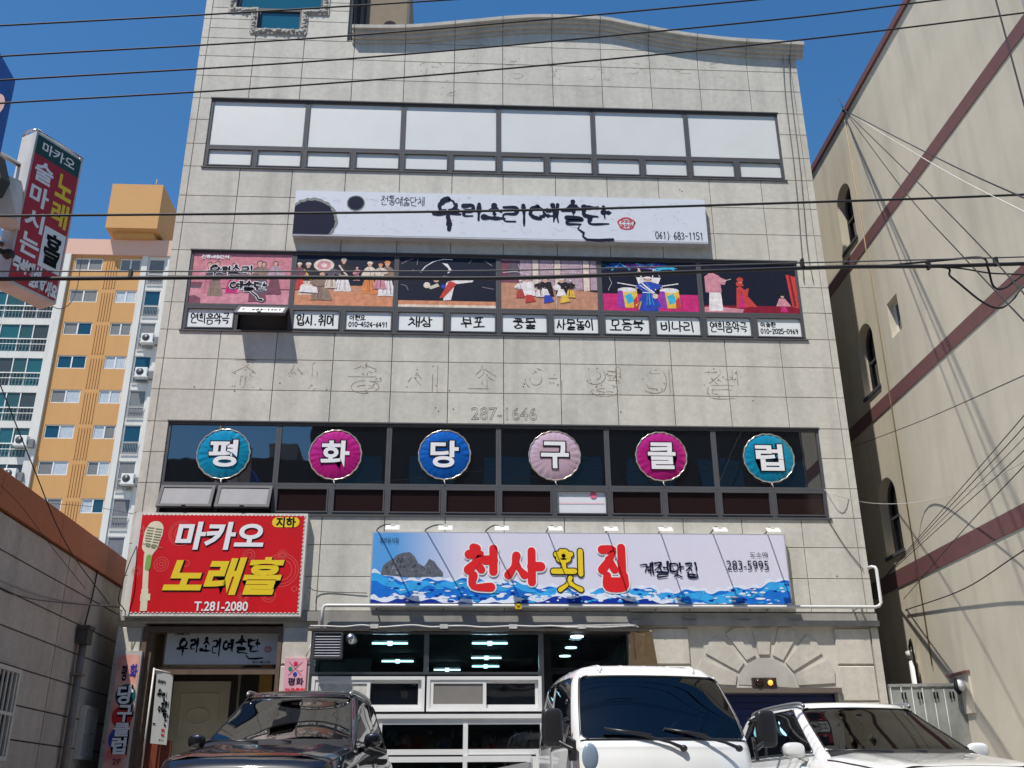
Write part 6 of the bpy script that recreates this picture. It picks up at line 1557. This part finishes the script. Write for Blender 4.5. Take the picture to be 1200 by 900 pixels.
# ---- white cab-over truck
TK = empty('parked_truck', (1.576, -4.2, LOT-.04), 'white cab-over pickup truck with big black mirrors parked before the shop front', 'truck', None, math.radians(7.3))
tl = [(.42, .84, -2.38, -.45), (.7, .865, -2.44, -.45), (1.0, .87, -2.43, -.45), (1.14, .868, -2.40, -.45), (1.19, .862, -2.385, -.45), (1.40, .84, -2.28, -.46), (1.62, .80, -2.13, -.48), (1.79, .755, -2.00, -.50), (1.87, .70, -1.90, -.55)]
GG, a, b, d = greenhouse(tl, nl=4, fb=.13, rb=.05)
nr, nc2 = GG.shape[:2]; mid = nc2//2
i0, i1 = 17, 29
def cls(i, j):
    o_ = (j-mid) if j >= mid else (mid-1-j)
    if i0 <= i < i1 and o_ < a-1: return 'ws'
    if i0-1 <= i < i1 and a+1 <= o_ < a+7: return 'side1'
    if i0 <= i < i1 and a+8 <= o_ < a+12: return 'side2'
    return 'body'
m = MB(); m.grid(GG, flip=True, sel=lambda i, j: cls(i, j) == 'body')
top = GG[-1]; cen = np.array([0, -1.2, 0]); rows_ = []
for kk, dz in ((1, 0), (.955, .03), (.90, .052), (.80, .070), (.6, .085), (.3, .094), (.02, .097)):
    rr = top.copy(); rr[:, :2] = cen[:2]+(rr[:, :2]-cen[:2])*kk; rr[:, 2] += dz; rows_.append(rr)
m.grid(np.array(rows_), flip=True); m.poly([tuple(p) for p in GG[0]])
sealm = TK
for s in (-1, 1):
    for ii, d_ in ((i0, 1), (i1, -1)):
        fillet(m, sealm, GG, ii, mid+s*(a-1), d_, -s, .07); fillet(m, sealm, GG, ii-(1 if ii == i0 else 0), mid+s*(a+1), d_, s, .05); fillet(m, sealm, GG, ii-(1 if ii == i0 else 0), mid+s*(a+7), d_, -s, .05)
m.build('cab', paint_w, TK, local=True)
m = MB()
for k in range(5):
    x = -.46+k*.23; m.tube(catmull([(x*1.02, -1.86, 1.86), (x, -1.74, 1.915), (x, -1.2, 1.945), (x, -.75, 1.915)], 4), [.012]*2+[.030]*9+[.012]*2, 8)
m.build('roof_rib', paint_w, TK, local=True)
inn_ = GG*np.array([.965, .975, 1])+np.array([0, -.035, -.012])
m = MB(); m.grid(inn_, sel=lambda i, j: cls(i, j) != 'ws'); m.grid(np.array(rows_)*np.array([.965, .975, 1])+np.array([0, -.03, -.02])); m.box(-.76, -2.20, 1.0, .76, -1.75, 1.20); m.build('cabin_lining', lining, TK, local=True)
for s in (-1, 1):
    m = MB(); m.sell((s*.40, -1.05, 1.18), (.24, .08, .34), .6); m.sell((s*.40, -1.02, 1.60), (.14, .06, .09), .6); m.build('seat', seatm, TK, local=True)
m = MB(); m.tube([(.40+.20*math.cos(t), -1.80-.10*math.sin(t), 1.30+.14*math.sin(t)) for t in np.linspace(0, 6.2832, 26)], .018, 6, cap=False); m.sell((.40, -1.80, 1.30), (.07, .03, .05), .8); m.box(.22, -1.81, 1.29, .58, -1.79, 1.31); m.build('steering_wheel', mat('wheel_grey', (.16, .15, .20), .5), TK, local=True)
m = MB(); m.box(-.13, -1.86, 1.66, .13, -1.83, 1.73); m.tube([(0, -1.84, 1.72), (0, -1.85, 1.84)], .012, 6); m.build('rear_view_mirror', trim, TK, local=True)
m = MB(); m.box(-.42, -.52, 1.35, -.02, -.515, 1.72); m.box(-.36, -.525, 1.38, -.06, -.521, 1.66); m.build('rear_window', mat('rear_light', (.20, .20, .30), .3), TK, local=True)
for nm, cl, mm in (('windscreen', 'ws', carglass), ('side_window', 'side1', sideglass), ('side_window', 'side2', sideglass)):
    for s in ((-1, 1) if nm == 'side_window' else (0,)):
        m = MB(); m.grid(GG, flip=(nm != 'windscreen'), sel=lambda i, j: cls(i, j) == cl and (s == 0 or (j >= mid) == (s > 0))); m.build(nm, mm, TK, local=True)
m = MB(); js = list(range(mid-(a-1), mid+a))
loop = [tuple(GG[i0, j]) for j in js]+[tuple(GG[i, js[-1]]) for i in range(i0+1, i1)]+[tuple(GG[i1, j]) for j in js[::-1]]+[tuple(GG[i, js[0]]) for i in range(i1-1, i0, -1)]+[tuple(GG[i0, js[0]])]
m.tube(loop, .013, 6)
for s in (-1, 1):
    for ja, jb in ((a+1, a+7), (a+8, a+12)):
        A_, B_ = [mid+s*q_ for q_ in (ja, jb)]; rg = range(min(A_, B_), max(A_, B_)+1); jl = list(rg)
        lp = [tuple(GG[i0-(1 if ja == a+1 else 0), j]) for j in jl]+[tuple(GG[i1, j]) for j in jl[::-1]]; m.tube(lp+[lp[0]], .012, 6)
m.build('window_seal', trim, TK, local=True)
m = MB(); m.tube([tuple(GG[16, j]*np.array([1, 1, 1])+np.array([0, -.002, -.10])) for j in range(mid-a, mid+a+1)], .006, 6); m.build('panel_gap', mat('gap_grey', (.25, .25, .25), .6), TK, local=True)
for s, x0_ in ((-1, .14), (1, .22)):
    pass
for xa, xb in ((.12, -.58), (.64, -.02)):
    m = MB(); m.tube([(xa, -2.44, 1.15), (xa-.12, -2.42, 1.20), (xa-.45, -2.37, 1.285), (xb, -2.33, 1.31)], [.020, .014, .012, .007], 6); m.tube([(xa-.28, -2.39, 1.26), (xb, -2.335, 1.318)], .016, 6); m.ell((xa, -2.43, 1.15), (.035, .03, .03)); m.build('wiper', trim, TK, local=True)
for s in (-1, 1):
    m = MB(); cxm = s*1.02
    m.sell((cxm, -2.19, 1.335), (.095, .05, .165), .45, 24, 16)
    m.tube(catmull([(s*.86, -2.16, 1.42), (s*.93, -2.19, 1.40), (cxm, -2.2, 1.42)], 3), .015, 6); m.tube(catmull([(s*.84, -2.30, 1.14), (s*.90, -2.26, 1.17), (cxm-s*.04, -2.21, 1.22)], 3), .022, 6)
    m.prism([(s*.835, -2.33, 1.05), (s*.86, -2.25, 1.05), (s*.86, -2.2, 1.26), (s*.83, -2.30, 1.22)], (s*.03, 0, 0))
    h = m.build('door_mirror', trim, TK, local=True)
    m = MB(); m.box(cxm-.075, -2.152, 1.22, cxm+.075, -2.148, 1.45); m.build('mirror_glass', blackp, h, local=True)
    m = MB(); m.ell((s*.66, -2.44, .72), (.15, .05, .11)); m.build('headlight', lampm, TK, local=True)
    m = MB(); m.ell((s*.885, -1.0, .98), (.015, .10, .02)); m.build('door_handle', trim, TK, local=True)
    m = MB(); m.tube([tuple(GG[i, mid+s*(a+7)]+np.array([s*.004, .02, 0])) for i in range(3, 30)], .007, 5); m.build('door_gap', MATS['gap_grey'], TK, local=True)
    wheel(TK, s*.72, -1.75, .32, .2, s); wheel(TK, s*.72, 1.45, .30, .28, s)
m = MB(); m.ell((-.745, -2.455, 1.075), (.075, .03, .115), 18, 10); m.build('front_mirror', mat('mirror_back_grey', (.20, .26, .33), .3), TK, local=True)
m = MB(); m.box(-.84, -.38, .72, .84, 2.45, .80)
for s in (-1, 1): m.box(s*.80, -.38, .801, s*.84, 2.45, 1.12)
m.box(-.80, -.38, .801, .80, -.34, 1.2); m.box(-.80, 2.41, .801, .80, 2.45, 1.12)
m.build('cargo_bed', paint_w, TK, local=True)
m = MB(); m.box(-.35, -2.2, .38, .35, 2.3, .60); m.build('chassis', trim, TK, local=True)
m = MB()
for s in (-1, 1): m.tube([(s*.70, -.32, 1.2), (s*.70, -.32, 1.62)], .025, 6)
m.tube([(-.72, -.32, 1.62), (.72, -.32, 1.62)], .025, 6); m.build('bed_guard', trim, TK, local=True)
m = MB()
for s in (-1, 1): m.ell((s*.86, -2.30, .95), (.02, .06, .03))
m.build('side_repeater', mat('repeater_red', (.5, .08, .03), .2), TK, local=True)
m = MB(); m.tube([(-.85, -.3, .85), (-.98, -.1, 1.0), (-.95, .3, .9)], .03, 6); m.box(-.95, -.5, .55, -.86, .4, .78); m.build('side_guard', mat('grey_steel', (.30, .30, .30), .4, .6), TK, local=True)
